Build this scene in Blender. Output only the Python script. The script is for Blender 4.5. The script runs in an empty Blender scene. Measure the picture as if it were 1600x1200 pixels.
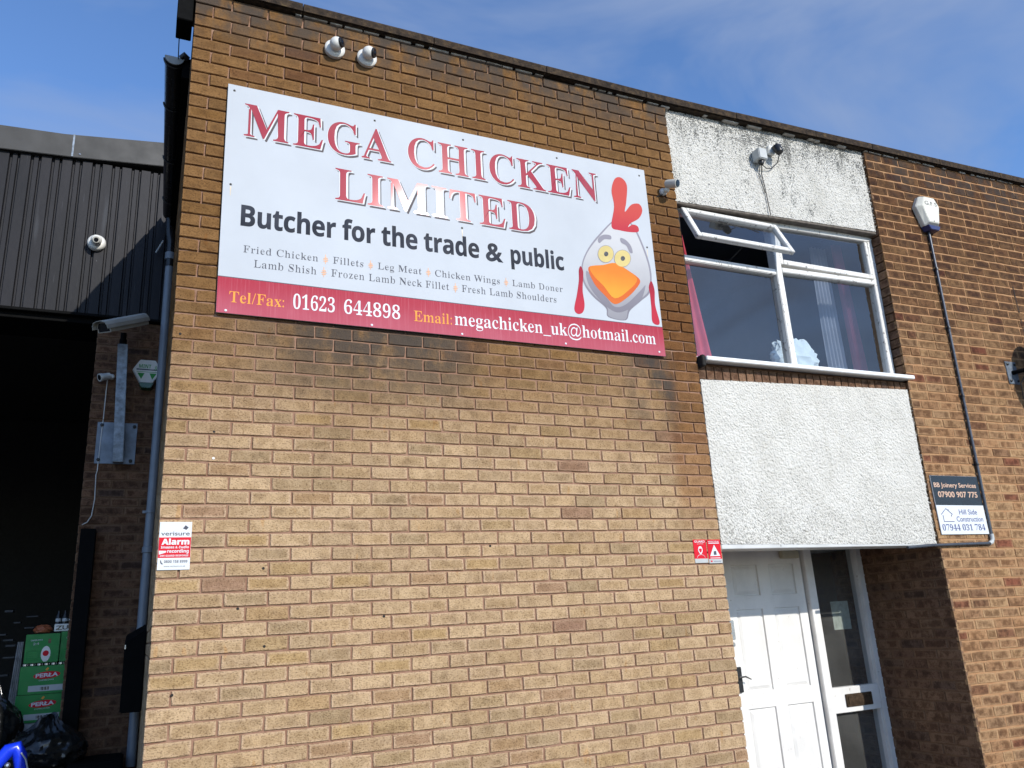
import bpy, bmesh, math, random
import numpy as np
from mathutils import Vector, Matrix

# ------------------------------------------------------------------ camera, world, sun, exposure
scene = bpy.context.scene
coll = scene.collection
CR = [[0.9121591364759821, -0.40608123049227945, -0.05535109741609823],
      [0.06850675712968318, 0.28423272858521687, -0.9563046482307607],
      [0.4040699617279968, 0.8685100979505422, 0.28708478849681296]]   # rows: right, down, forward
CC = Vector((-0.05562707839206159, -4.55219615187379, 1.5941251152492835))
CF = 1249.621824809471                                                 # focal length in 1/1600 of the width
cam_data = bpy.data.cameras.new('camera')
cam_data.sensor_width = 36.0
cam_data.lens = 36.0 * CF / 1600.0
cam_data.clip_end = 3000.0
cam_data.clip_start = 0.05
cam = bpy.data.objects.new('camera', cam_data)
coll.objects.link(cam)
cam.matrix_world = Matrix(((CR[0][0], -CR[1][0], -CR[2][0], CC[0]),
                           (CR[0][1], -CR[1][1], -CR[2][1], CC[1]),
                           (CR[0][2], -CR[1][2], -CR[2][2], CC[2]),
                           (0, 0, 0, 1)))
scene.camera = cam

SUN_DIR = Vector((0.268, -0.822, 0.455)).normalized()                  # from the ground towards the sun
world = bpy.data.worlds.new('World')
scene.world = world
world.use_nodes = True
wn = world.node_tree
wn.nodes.clear()
w_out = wn.nodes.new('ShaderNodeOutputWorld')
w_bg = wn.nodes.new('ShaderNodeBackground')
w_sky = wn.nodes.new('ShaderNodeTexSky')
w_sky.sky_type = 'NISHITA'
w_sky.sun_disc = False
w_sky.sun_elevation = math.asin(SUN_DIR.z)
w_sky.sun_rotation = math.atan2(SUN_DIR.x, SUN_DIR.y)
w_sky.altitude = 60
w_sky.air_density = 1.0
w_sky.dust_density = 0.4
w_sky.ozone_density = 3.0
w_bg.inputs['Strength'].default_value = 0.12
w_tc = wn.nodes.new('ShaderNodeTexCoord')
w_map = wn.nodes.new('ShaderNodeMapping')
w_map.inputs['Scale'].default_value = (1.0, 2.2, 3.4)
w_map.inputs['Rotation'].default_value = (0.3, 0.5, 0.9)
w_n = wn.nodes.new('ShaderNodeTexNoise')
w_n.inputs['Scale'].default_value = 1.7
w_n.inputs['Detail'].default_value = 5
w_n.inputs['Roughness'].default_value = 0.55
w_n.inputs['Distortion'].default_value = 0.5
w_mr = wn.nodes.new('ShaderNodeMapRange')
w_mr.inputs['From Min'].default_value = 0.42
w_mr.inputs['From Max'].default_value = 0.66
w_mr.inputs['To Max'].default_value = 0.70
w_mix = wn.nodes.new('ShaderNodeMix')
w_mix.data_type = 'RGBA'
w_mix.inputs[7].default_value = (1.75, 2.25, 3.4, 1)
wn.links.new(w_tc.outputs['Generated'], w_map.inputs[0])
wn.links.new(w_map.outputs[0], w_n.inputs['Vector'])
wn.links.new(w_n.outputs['Fac'], w_mr.inputs['Value'])
wn.links.new(w_mr.outputs[0], w_mix.inputs[0])
w_tint = wn.nodes.new('ShaderNodeMix')
w_tint.data_type = 'RGBA'
w_tint.blend_type = 'MULTIPLY'
w_tint.inputs[0].default_value = 1.0
w_tint.inputs[7].default_value = (0.86, 1.03, 1.25, 1)
wn.links.new(w_sky.outputs[0], w_tint.inputs[6])
wn.links.new(w_tint.outputs[2], w_mix.inputs[6])
wn.links.new(w_mix.outputs[2], w_bg.inputs['Color'])
wn.links.new(w_bg.outputs[0], w_out.inputs['Surface'])

sun_data = bpy.data.lights.new('sun', 'SUN')
sun_data.energy = 2.75
sun_data.angle = math.radians(0.5)
sun_data.color = (1.0, 0.955, 0.88)
sun = bpy.data.objects.new('sun', sun_data)
coll.objects.link(sun)
sun.rotation_euler = SUN_DIR.to_track_quat('Z', 'Y').to_euler()

scene.view_settings.view_transform = 'Standard'
scene.view_settings.look = 'None'
scene.view_settings.exposure = 0.62
scene.view_settings.gamma = 1.0
scene.view_settings.use_curve_mapping = False

rng = random.Random(7)
nr = np.random.RandomState(11)


def at(x, y, Y=0.0):
    """point of the plane at depth Y seen at photo coordinates x, y (used to survey real positions)"""
    c = ((x - 800) / CF, (y - 600) / CF, 1.0)
    d = Vector([sum(CR[k][i] * c[k] for k in range(3)) for i in range(3)])
    return CC + d * ((Y - CC.y) / d.y)


def proj(p):
    v = Vector(p) - CC
    c = [sum(CR[k][i] * v[i] for i in range(3)) for k in range(3)]
    return 800 + CF * c[0] / c[2], 600 + CF * c[1] / c[2], c[2]


# ------------------------------------------------------------------ node helpers
class NT:
    def __init__(s, name):
        s.m = bpy.data.materials.new(name)
        s.m.use_nodes = True
        s.t = s.m.node_tree
        s.b = s.t.nodes['Principled BSDF']

    def n(s, typ, props=None, **inp):
        nd = s.t.nodes.new('ShaderNode' + typ)
        for k, v in (props or {}).items():
            setattr(nd, k, v)
        for k, v in inp.items():
            s.put(nd, k.replace('_', ' '), v)
        return nd

    def put(s, nd, k, v):
        sock = nd.inputs[int(k[1:])] if k[0] == 'i' and k[1:].isdigit() else nd.inputs[k]
        if isinstance(v, bpy.types.NodeSocket):
            s.t.links.new(v, sock)
        elif isinstance(v, bpy.types.Node):
            s.t.links.new(v.outputs[0], sock)
        else:
            if sock.type == 'RGBA' and len(v) == 3:
                v = (*v, 1)
            sock.default_value = v

    def math(s, op, a, b=0.0, c=None, clamp=False):
        nd = s.n('Math', {'operation': op, 'use_clamp': clamp}, i0=a, i1=b)
        if c is not None:
            s.put(nd, 'i2', c)
        return nd.outputs[0]

    def rng(s, v, a, b, c=0.0, d=1.0, smooth=True):
        nd = s.n('MapRange', {'interpolation_type': 'SMOOTHSTEP' if smooth else 'LINEAR'}, Value=v)
        for k, x in (('From Min', a), ('From Max', b), ('To Min', c), ('To Max', d)):
            nd.inputs[k].default_value = x
        return nd.outputs[0]

    def mix(s, f, a, b, mode='MIX'):
        nd = s.n('Mix', {'data_type': 'RGBA', 'blend_type': mode})
        s.put(nd, 'i0', f)
        s.put(nd, 'i6', a)
        s.put(nd, 'i7', b)
        return nd.outputs[2]

    def noise(s, vec, scale, detail=3, rough=0.55, stretch=None, dist=0.0):
        if stretch:
            vec = s.n('Mapping', None, Vector=vec, Scale=stretch).outputs[0]
        nd = s.n('TexNoise', None, Vector=vec, Scale=scale, Detail=detail, Roughness=rough, Distortion=dist)
        return nd.outputs['Fac']

    def ramp(s, f, stops, interp='LINEAR'):
        nd = s.n('ValToRGB', None, Fac=f)
        r = nd.color_ramp
        r.interpolation = interp
        while len(r.elements) < len(stops):
            r.elements.new(0.5)
        for e, (p, c) in zip(r.elements, stops):
            e.position = p
            e.color = (*c, 1) if len(c) == 3 else c
        return nd.outputs[0]

    def bump(s, h, strength, distance, prev=None):
        nd = s.n('Bump', None, Height=h, Strength=strength, Distance=distance)
        if prev is not None:
            s.put(nd, 'Normal', prev)
        return nd.outputs[0]

    def done(s, color=None, rough=None, normal=None, metal=None, spec=None):
        if color is not None:
            s.put(s.b, 'Base Color', color)
        if rough is not None:
            s.put(s.b, 'Roughness', rough)
        if normal is not None:
            s.put(s.b, 'Normal', normal)
        if metal is not None:
            s.put(s.b, 'Metallic', metal)
        if spec is not None:
            s.put(s.b, 'Specular IOR Level', spec)
        return s.m

    def pos(s):
        return s.n('NewGeometry').outputs['Position']


def plain(name, col, rough=0.5, metal=0.0, var=0.12, scale=9.0, bump=0.0, spec=None, stretch=None):
    t = NT(name)
    p = t.pos()
    f = t.rng(t.noise(p, scale, 4, 0.6, stretch), 0.3, 0.7, 1.0 - var, 1.0 + var * 0.4, smooth=False)
    c = t.mix(1.0, col, t.n('CombineColor', None, i0=f, i1=f, i2=f).outputs[0], 'MULTIPLY')
    r = t.rng(t.noise(p, scale * 2.3, 3), 0.3, 0.7, max(0.02, rough - 0.06), min(1, rough + 0.08), smooth=False)
    nrm = t.bump(t.noise(p, 140, 3), bump, 0.002) if bump else None
    return t.done(c, r, nrm, metal, spec)


def brick_mat(name, stops, kind):
    t = NT(name)
    p = t.pos()
    sep = t.n('SeparateXYZ', None, Vector=p)
    X, Z = sep.outputs[0], sep.outputs[2]
    a1 = t.n('Attribute', {'attribute_type': 'OBJECT', 'attribute_name': 'tint'}).outputs['Fac']
    a2 = t.n('Attribute', {'attribute_type': 'GEOMETRY', 'attribute_name': 'tint'}).outputs['Fac']
    tint = t.math('ADD', a1, a2)
    col = t.ramp(tint, stops)
    # a cloudy change inside every brick, its own offset per brick
    off = t.n('CombineXYZ', None, X=t.math('MULTIPLY', tint, 37.0), Y=0.0, Z=t.math('MULTIPLY', tint, 91.0))
    v2 = t.n('VectorMath', {'operation': 'ADD'}, i0=p, i1=off.outputs[0]).outputs[0]
    cloud = t.noise(v2, 9, 3, 0.6)
    col = t.mix(t.rng(cloud, 0.5, 0.72, 0, 0.62), col, t.mix(1.0, col, (0.62, 0.60, 0.60), 'MULTIPLY'))
    col = t.mix(t.rng(cloud, 0.36, 0.2, 0, 0.4), col, t.mix(1.0, col, (1.22, 1.15, 1.0), 'MULTIPLY'))
    # paler arrises, darker heart
    bl = t.n('SeparateXYZ', None, Vector=t.n('Attribute', {'attribute_type': 'GEOMETRY', 'attribute_name': 'bloc'}).outputs['Vector'])
    eu = t.math('SUBTRACT', 0.5, t.math('ABSOLUTE', t.math('SUBTRACT', bl.outputs[0], 0.5)))
    ev = t.math('SUBTRACT', 0.5, t.math('ABSOLUTE', t.math('SUBTRACT', bl.outputs[2], 0.5)))
    wob = t.noise(v2, 42, 3, 0.6)
    ends = t.rng(t.math('ADD', eu, t.math('MULTIPLY', wob, 0.11)), 0.20 if kind == 'right' else 0.14, 0.07)
    rim = t.rng(t.math('ADD', ev, t.math('MULTIPLY', wob, 0.28)), 0.40, 0.18)
    edge = t.math('MAXIMUM', ends, t.math('MULTIPLY', rim, 0.75))
    edge = t.math('MULTIPLY', edge, t.rng(t.math('FRACT', t.math('MULTIPLY', tint, 17.3)), 0.0, 0.8, 0.25, 1.0))
    col = t.mix(t.math('MULTIPLY', edge, 0.85 if kind == 'right' else 0.7), col,
                (0.46, 0.29, 0.15) if kind == 'right' else (0.24, 0.145, 0.085) if kind == 'pier' else (0.58, 0.405, 0.262))
    heart = t.math('MULTIPLY', t.math('SUBTRACT', 1.0, edge), t.rng(t.noise(v2, 14, 3, 0.6), 0.40, 0.60, 0.0, 0.55 if kind == 'main' else 0.85))
    col = t.mix(heart, col, t.mix(1.0, col, (0.66, 0.62, 0.55) if kind == 'main' else (0.42, 0.36, 0.31), 'MULTIPLY'))
    # drag-face speckle
    sp = t.noise(v2, 105, 3, 0.75, stretch=(0.8, 1, 1.25))
    sp2 = t.noise(v2, 330, 2, 0.6, stretch=(0.5, 1, 1.5))
    col = t.mix(t.rng(sp, 0.50, 0.64, 0, 0.8), col, t.mix(1.0, col, (0.40, 0.36, 0.32), 'MULTIPLY'))
    col = t.mix(t.rng(sp2, 0.40, 0.24, 0, 0.4), col, t.mix(1.0, col, (1.3, 1.27, 1.2), 'MULTIPLY'))
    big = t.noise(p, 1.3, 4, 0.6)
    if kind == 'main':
        up = t.rng(t.math('ADD', Z, t.math('MULTIPLY', big, 0.9)), 2.75, 4.1, 0, 1.0)  # browner upper courses: weathering plus rough-face shade put into the colour
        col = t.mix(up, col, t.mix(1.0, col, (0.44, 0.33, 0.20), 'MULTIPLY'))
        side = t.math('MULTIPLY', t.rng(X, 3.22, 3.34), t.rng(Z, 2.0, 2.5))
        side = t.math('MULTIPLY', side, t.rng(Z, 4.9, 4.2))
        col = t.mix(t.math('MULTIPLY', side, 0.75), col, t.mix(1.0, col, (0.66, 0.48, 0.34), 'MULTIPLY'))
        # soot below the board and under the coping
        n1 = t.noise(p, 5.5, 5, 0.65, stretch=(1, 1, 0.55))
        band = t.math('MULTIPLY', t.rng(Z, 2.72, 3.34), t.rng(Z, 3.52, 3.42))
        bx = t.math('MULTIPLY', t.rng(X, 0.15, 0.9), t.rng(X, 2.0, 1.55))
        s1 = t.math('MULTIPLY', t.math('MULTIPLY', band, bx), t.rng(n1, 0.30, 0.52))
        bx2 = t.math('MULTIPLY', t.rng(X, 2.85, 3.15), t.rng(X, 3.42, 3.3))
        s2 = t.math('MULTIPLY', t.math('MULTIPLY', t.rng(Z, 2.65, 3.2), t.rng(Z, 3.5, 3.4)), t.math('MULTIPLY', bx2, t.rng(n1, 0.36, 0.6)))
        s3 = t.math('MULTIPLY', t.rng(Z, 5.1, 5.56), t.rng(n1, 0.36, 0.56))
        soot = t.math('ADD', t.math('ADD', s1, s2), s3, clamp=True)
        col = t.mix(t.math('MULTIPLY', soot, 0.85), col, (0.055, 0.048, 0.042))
        rust = t.math('MULTIPLY', t.rng(t.noise(p, 16, 2, stretch=(1, 1, 0.35)), 0.66, 0.72), 0.45)
        col = t.mix(rust, col, t.mix(1.0, col, (0.95, 0.72, 0.42), 'MULTIPLY'))
    elif kind == 'right':
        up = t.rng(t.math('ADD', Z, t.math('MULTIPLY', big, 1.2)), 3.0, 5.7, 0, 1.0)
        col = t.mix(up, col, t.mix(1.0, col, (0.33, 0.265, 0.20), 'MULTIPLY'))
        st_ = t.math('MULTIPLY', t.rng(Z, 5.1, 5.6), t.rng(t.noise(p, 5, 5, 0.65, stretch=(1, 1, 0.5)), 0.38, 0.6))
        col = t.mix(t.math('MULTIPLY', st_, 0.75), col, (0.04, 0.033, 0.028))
    nb = t.bump(t.math('SUBTRACT', 1.0, sp), 0.9, 0.006)
    nb = t.bump(t.noise(v2, 38, 4, 0.7), 0.6, 0.006, nb)
    return t.done(col, 0.9, nb, spec=0.25)


def mortar_mat(name, c1, c2):
    t = NT(name)
    p = t.pos()
    f = t.noise(p, 14, 5, 0.7)
    g = t.noise(p, 420, 2)
    c = t.mix(t.rng(f, 0.35, 0.65), c1, c2)
    c = t.mix(t.rng(g, 0.55, 0.7, 0, 0.45), c, t.mix(1.0, c, (0.5, 0.46, 0.42), 'MULTIPLY'))
    return t.done(c, 0.95, t.bump(t.noise(p, 160, 4, 0.7), 0.8, 0.004), spec=0.2)


M = {}
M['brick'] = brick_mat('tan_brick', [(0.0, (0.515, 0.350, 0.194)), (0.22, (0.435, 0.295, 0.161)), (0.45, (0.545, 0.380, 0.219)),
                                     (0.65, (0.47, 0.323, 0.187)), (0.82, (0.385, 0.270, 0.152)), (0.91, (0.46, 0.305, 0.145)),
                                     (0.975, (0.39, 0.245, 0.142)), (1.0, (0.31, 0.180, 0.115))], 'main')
M['brick_right'] = brick_mat('mottled_brown_brick', [(0.0, (0.40, 0.220, 0.105)), (0.3, (0.28, 0.155, 0.078)), (0.55, (0.45, 0.275, 0.135)),
                                             (0.8, (0.31, 0.185, 0.098)), (0.92, (0.22, 0.110, 0.055)), (1.0, (0.24, 0.080, 0.042))], 'right')
M['brick_reveal'] = brick_mat('shade_toned_brick', [(0.0, (0.22, 0.125, 0.075)), (0.4, (0.17, 0.095, 0.060)), (0.75, (0.25, 0.145, 0.085)),
                                              (1.0, (0.12, 0.075, 0.055))], 'pier')  # darker copy of the wall brick, shade of reveals and sill in its colours
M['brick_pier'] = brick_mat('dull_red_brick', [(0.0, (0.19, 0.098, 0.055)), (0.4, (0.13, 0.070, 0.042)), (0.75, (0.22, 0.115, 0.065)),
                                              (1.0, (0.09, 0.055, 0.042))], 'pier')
M['mortar'] = mortar_mat('brown_mortar', (0.26, 0.145, 0.095), (0.33, 0.20, 0.135))
M['mortar_right'] = mortar_mat('orange_mortar', (0.37, 0.195, 0.095), (0.42, 0.245, 0.125))
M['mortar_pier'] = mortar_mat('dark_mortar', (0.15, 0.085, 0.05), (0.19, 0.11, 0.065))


def roughcast(name, dirt):
    t = NT(name)
    p = t.pos()
    sep = t.n('SeparateXYZ', None, Vector=p)
    Z = sep.outputs[2]
    v = t.n('TexVoronoi', {'feature': 'F1'}, Vector=p, Scale=135.0).outputs['Distance']
    n = t.noise(p, 170, 3, 0.6)
    base = t.mix(t.rng(t.noise(p, 4, 5, 0.6), 0.35, 0.7), (0.68, 0.66, 0.605), (0.61, 0.59, 0.535))
    h = t.math('ADD', v, t.math('MULTIPLY', n, 0.7))
    if dirt == 'high':
        st = t.noise(p, 3.0, 6, 0.72, stretch=(1.6, 1, 0.55))
        topd = t.math('ADD', t.rng(Z, 5.1, 5.62, 0.015, 0.10), t.math('MULTIPLY', t.rng(Z, 5.3, 5.6), t.rng(t.noise(p, 6, 4, 0.6), 0.45, 0.65, 0, 0.12)))
        amt = t.math('ADD', t.rng(st, 0.48, 0.72, 0.0, 0.16), topd)
        pit = t.math('ADD', t.noise(p, 95, 3, 0.6), amt)
        base = t.mix(t.rng(pit, 0.60, 0.67, 0, 0.86), base, (0.075, 0.08, 0.075))
        fine = t.rng(t.noise(p, 190, 2), 0.60, 0.68, 0, 0.5)
        base = t.mix(fine, base, (0.15, 0.155, 0.145))
        base = t.mix(t.rng(t.noise(p, 2.4, 5, 0.65), 0.5, 0.75, 0, 0.35), base, t.mix(1.0, base, (0.7, 0.71, 0.68), 'MULTIPLY'))
        run = t.math('MULTIPLY', t.rng(t.noise(p, 7, 4, 0.6, stretch=(1.5, 1, 0.22)), 0.6, 0.72), t.rng(Z, 4.9, 5.5))
        base = t.mix(t.math('MULTIPLY', run, 0.75), base, (0.09, 0.088, 0.08))
    else:
        st = t.noise(p, 2.2, 5, 0.7)
        low = t.rng(Z, 2.6, 2.02, 0.0, 0.10)
        pit = t.math('ADD', t.noise(p, 85, 3, 0.65), t.math('ADD', t.rng(st, 0.45, 0.75, 0, 0.06), low))
        base = t.mix(t.rng(pit, 0.62, 0.69, 0, 0.7), base, (0.22, 0.21, 0.185))
        drip = t.math('MULTIPLY', t.rng(t.noise(p, 7, 5, 0.6, stretch=(1.4, 1, 0.18)), 0.58, 0.75), t.rng(Z, 2.2, 3.3, 0.12, 0.6))
        base = t.mix(drip, base, t.mix(1.0, base, (0.6, 0.58, 0.52), 'MULTIPLY'))
        base = t.mix(t.rng(t.noise(p, 6, 3), 0.62, 0.8, 0, 0.35), base, (0.56, 0.51, 0.42))
    return t.done(base, 0.92, t.bump(h, 0.7, 0.006), spec=0.25)


M['roughcast_dirty'] = roughcast('weathered_white_roughcast', 'high')
M['roughcast'] = roughcast('white_roughcast', 'low')



def worn_paint(name, col, under, amount, scale=30.0, stretch=(1, 1, 1)):
    t = NT(name)
    p = t.pos()
    n = t.noise(p, scale, 5, 0.7, stretch)
    f = t.rng(n, 0.66 - amount, 0.72 - amount)
    c = t.mix(t.rng(t.noise(p, 5, 4), 0.3, 0.7), col, tuple(x * 0.86 for x in col))
    c = t.mix(t.math('MULTIPLY', f, 0.85), c, under)
    return t.done(c, 0.45, t.bump(t.math('SUBTRACT', 1.0, f), 0.25, 0.002))


M['window_paint'] = worn_paint('peeling_white_window_paint', (0.76, 0.75, 0.71), (0.16, 0.145, 0.125), 0.07, 26, (1, 1, 0.8))
M['door_paint'] = worn_paint('white_door_paint', (0.80, 0.78, 0.74), (0.48, 0.44, 0.39), 0.015, 14)
M['soffit_paint'] = worn_paint('off_white_soffit_paint', (0.62, 0.62, 0.60), (0.2, 0.19, 0.17), 0.03, 14)
M['sill'] = plain('white_sill_paint', (0.80, 0.80, 0.78), 0.35)
M['rotten_wood'] = plain('bare_weathered_timber', (0.16, 0.135, 0.11), 0.85, var=0.5, scale=22, bump=0.5)
M['black_gap'] = plain('dark_sealant', (0.02, 0.018, 0.016), 0.9)
M['groove'] = plain('grimy_groove', (0.30, 0.28, 0.25), 0.8)


def coping_mat():
    t = NT('lichened_concrete')
    p = t.pos()
    n = t.noise(p, 26, 5, 0.7)
    c = t.ramp(n, [(0.3, (0.018, 0.014, 0.011)), (0.5, (0.05, 0.035, 0.024)), (0.62, (0.085, 0.057, 0.033)), (0.78, (0.15, 0.11, 0.05))])
    c = t.mix(t.rng(t.noise(p, 200, 3), 0.5, 0.66, 0, 0.7), c, (0.03, 0.025, 0.02))
    return t.done(c, 0.95, t.bump(t.noise(p, 90, 4, 0.7), 1.0, 0.01), spec=0.2)


M['coping'] = coping_mat()
M['white_mortar'] = plain('pale_pointing', (0.46, 0.42, 0.36), 0.9, var=0.4, scale=30, bump=0.5)


def glass_mat(name, rough=0.02, dirt=0.04, tint=(0.80, 0.84, 0.86)):
    t = NT(name)
    p = t.pos()
    b = t.b
    b.inputs['Roughness'].default_value = rough
    b.inputs['IOR'].default_value = 1.5
    gl = t.n('BsdfGlossy', None, Color=(1, 1, 1), Roughness=rough)
    tr = t.n('BsdfTransparent', None, Color=tint)
    fc = t.n('LayerWeight', None, Blend=0.5).outputs['Facing']
    fr = t.math('MULTIPLY_ADD', t.math('POWER', fc, 4.5), 0.9, 0.115, clamp=True)
    mx = t.n('MixShader', None, i0=fr, i1=tr, i2=gl)
    df = t.n('BsdfDiffuse', None, Color=(0.55, 0.55, 0.52))
    d = t.rng(t.noise(p, 3, 3, 0.5), 0.3, 0.75, dirt * 0.8, dirt * 1.3)
    d = t.math('ADD', d, t.rng(t.noise(p, 120, 2), 0.75, 0.79, 0, 0.3))
    m2 = t.n('MixShader', None, i0=d, i1=mx, i2=df)
    out = t.t.nodes['Material Output']
    t.t.links.new(m2.outputs[0], out.inputs['Surface'])
    return t.m


M['glass'] = glass_mat('window_glass', 0.02, 0.02)
M['door_glass'] = glass_mat('door_glass', 0.03, 0.085)  # heavier diffuse film stands in for the pane's grey reflection

M['white_plastic'] = plain('aged_white_plastic', (0.72, 0.71, 0.66), 0.4)
M['cream_plastic'] = plain('cream_plastic', (0.76, 0.74, 0.64), 0.4, var=0.2)
M['grey_plastic'] = plain('light_grey_plastic', (0.46, 0.48, 0.47), 0.5)
M['pale_housing'] = plain('pale_grey_housing', (0.50, 0.49, 0.44), 0.45)
M['black_plastic'] = plain('black_plastic', (0.012, 0.012, 0.013), 0.35)
M['lens'] = plain('dark_glass_lens', (0.006, 0.007, 0.01), 0.06)
M['navy'] = plain('navy_plastic', (0.03, 0.04, 0.13), 0.35)
M['green_plastic'] = plain('dark_green_plastic', (0.01, 0.09, 0.035), 0.25)
M['pipe'] = plain('grey_upvc_pipe', (0.22, 0.25, 0.29), 0.35)
M['gutter'] = plain('black_upvc', (0.014, 0.014, 0.016), 0.3)
M['gutter_end'] = plain('pale_gutter_end', (0.42, 0.42, 0.38), 0.5, var=0.3)
M['conduit'] = plain('black_and_silver_conduit', (0.075, 0.082, 0.095), 0.28, 0.3)
M['galv'] = plain('galvanised_steel', (0.20, 0.24, 0.29), 0.42, 0.4, var=0.5, scale=24)
M['galv_flat'] = plain('galvanised_plate', (0.19, 0.225, 0.27), 0.5, 0.5, var=0.45, scale=7)
M['bolt'] = plain('black_bolt', (0.02, 0.02, 0.02), 0.4, 0.5)
M['steel'] = plain('brushed_steel', (0.50, 0.50, 0.50), 0.25, 0.9)
M['cable'] = plain('black_cable', (0.012, 0.012, 0.012), 0.5)
M['cable_white'] = plain('pale_cable', (0.62, 0.60, 0.56), 0.5)


def cladding_mat():
    t = NT('dark_profiled_steel')
    p = t.pos()
    n = t.noise(p, 3.5, 5, 0.65, (1.0, 1, 0.25))
    c = t.mix(t.rng(n, 0.3, 0.7), (0.005, 0.005, 0.007), (0.012, 0.011, 0.014))
    sep = t.n('SeparateXYZ', None, Vector=p)
    st = t.math('MULTIPLY', t.rng(t.noise(p, 60, 3, 0.6, (1, 1, 0.05)), 0.62, 0.75), 0.35)
    c = t.mix(st, c, (0.085, 0.088, 0.10))
    c = t.mix(t.rng(t.noise(p, 5, 3, 0.6, (1.2, 1, 0.12)), 0.62, 0.72, 0, 0.4), c, (0.07, 0.075, 0.085))
    sc = t.rng(t.noise(p, 21, 3, 0.7, (1, 1, 0.5)), 0.73, 0.76, 0, 0.6)
    c = t.mix(sc, c, (0.25, 0.26, 0.28))
    return t.done(c, 0.5, t.bump(t.noise(p, 12, 3), 0.25, 0.004), spec=0.25)


M['cladding'] = cladding_mat()
M['flashing'] = plain('grey_flashing', (0.030, 0.029, 0.027), 0.55, 0.0, var=0.25, scale=3)
M['dark_metal'] = plain('dark_painted_metal', (0.006, 0.006, 0.006), 0.8, spec=0.06)
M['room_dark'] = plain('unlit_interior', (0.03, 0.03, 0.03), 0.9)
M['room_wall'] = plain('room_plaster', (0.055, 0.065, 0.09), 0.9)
M['lobby_wall'] = plain('lobby_paint', (0.17, 0.17, 0.15), 0.9)
M['red_curtain'] = plain('red_curtain_cloth', (0.55, 0.05, 0.075), 0.85)
M['net_curtain'] = plain('net_curtain_cloth', (0.34, 0.36, 0.42), 0.9)
M['stripe_curtain'] = plain('pink_curtain_cloth', (0.40, 0.11, 0.16), 0.9)
M['cloth_white'] = plain('white_cloth', (0.72, 0.80, 0.84), 0.85, bump=0.3)
M['paper'] = plain('faded_paper', (0.45, 0.48, 0.40), 0.9, var=0.3, scale=24)
M['brass'] = plain('tarnished_brass', (0.10, 0.065, 0.04), 0.4, 0.5, var=0.6, scale=30)
M['beige'] = plain('beige_closer', (0.55, 0.50, 0.36), 0.4)
M['ground'] = plain('grey_asphalt', (0.09, 0.09, 0.09), 0.9, var=0.4, scale=4, bump=0.6)
M['roof_felt'] = plain('roof_felt', (0.08, 0.08, 0.08), 0.9)

# signs
M['board'] = plain('white_board', (0.50, 0.53, 0.565), 0.6, var=0.08, scale=1.4, spec=0.12)
M['board_white'] = plain('white_print', (0.66, 0.69, 0.71), 0.5, var=0.03, spec=0.15)


def foil(name, c1, c2, r=0.22, met=0.25):
    t = NT(name)
    p = t.pos()
    n = t.noise(p, 5, 3, 0.5, (1, 1, 0.5))
    return t.done(t.mix(t.rng(n, 0.35, 0.65), c1, c2), r, metal=met)


M['foil_red'] = foil('red_foil_lettering', (0.34, 0.028, 0.042), (0.36, 0.055, 0.065), 0.075, 0.08)
M['letter_shadow'] = plain('grey_print', (0.10, 0.085, 0.09), 0.55, spec=0.12)


def band_mat():
    t = NT('faded_red_band')
    p = t.pos()
    sep = t.n('SeparateXYZ', None, Vector=p)
    f = t.rng(sep.outputs[2], 3.62, 3.38, 0, 0.65)
    c = t.mix(f, (0.36, 0.026, 0.050), (0.45, 0.12, 0.165))
    c = t.mix(t.rng(t.noise(p, 90, 3, 0.6, (1, 1, 0.04)), 0.45, 0.75, 0, 0.35), c, (0.52, 0.17, 0.21))
    c = t.mix(t.rng(t.noise(p, 3, 3), 0.3, 0.7, 0, 0.3), c, (0.38, 0.025, 0.05))
    return t.done(c, 0.55, spec=0.12)


M['band'] = band_mat()
M['ink_dark'] = plain('charcoal_lettering', (0.026, 0.032, 0.048), 0.55, var=0.5, scale=7, spec=0.1)
M['ink_grey'] = plain('thin_grey_print', (0.085, 0.09, 0.11), 0.55, spec=0.12)
M['ink_orange'] = plain('orange_print', (0.80, 0.33, 0.06), 0.55, spec=0.12)
M['ink_pale_orange'] = plain('pale_orange_print', (0.78, 0.42, 0.24), 0.55, spec=0.12)
M['ink_blue'] = plain('blue_print', (0.06, 0.08, 0.22), 0.55, spec=0.12)
M['ink_tan'] = plain('tan_print', (0.62, 0.42, 0.31), 0.55, spec=0.12)
M['ink_black'] = plain('black_board', (0.008, 0.009, 0.013), 0.25)
M['ink_red'] = plain('signal_red_print', (0.62, 0.015, 0.03), 0.55, spec=0.12)
M['ink_green'] = plain('green_print', (0.05, 0.30, 0.07), 0.55, spec=0.12)
M['carton_green'] = plain('green_carton', (0.002, 0.22, 0.03), 0.5, var=0.15)
M['bag_plastic'] = plain('shiny_black_bag', (0.012, 0.013, 0.013), 0.18)
M['shrink_wrap'] = plain('cloudy_wrap', (0.42, 0.42, 0.42), 0.35, var=0.4, scale=18)
M['blue_plastic'] = plain('bright_blue_plastic', (0.01, 0.045, 0.75), 0.25)
M['orange_fruit'] = plain('dull_orange_pack', (0.35, 0.09, 0.03), 0.6)


def print_mat(name, c_top, c_bot, ztop, zbot, rough=0.35):
    """printed artwork whose ink runs from one colour to another"""
    t = NT(name)
    p = t.pos()
    sep = t.n('SeparateXYZ', None, Vector=p)
    f = t.rng(t.math('ADD', sep.outputs[2], t.math('MULTIPLY', t.noise(p, 9, 3), 0.12)), zbot, ztop)
    return t.done(t.mix(f, c_bot, c_top), 0.55, spec=0.12)


# ------------------------------------------------------------------ mesh helpers
WORLD = {}                                     # world translation of every object made here


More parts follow.
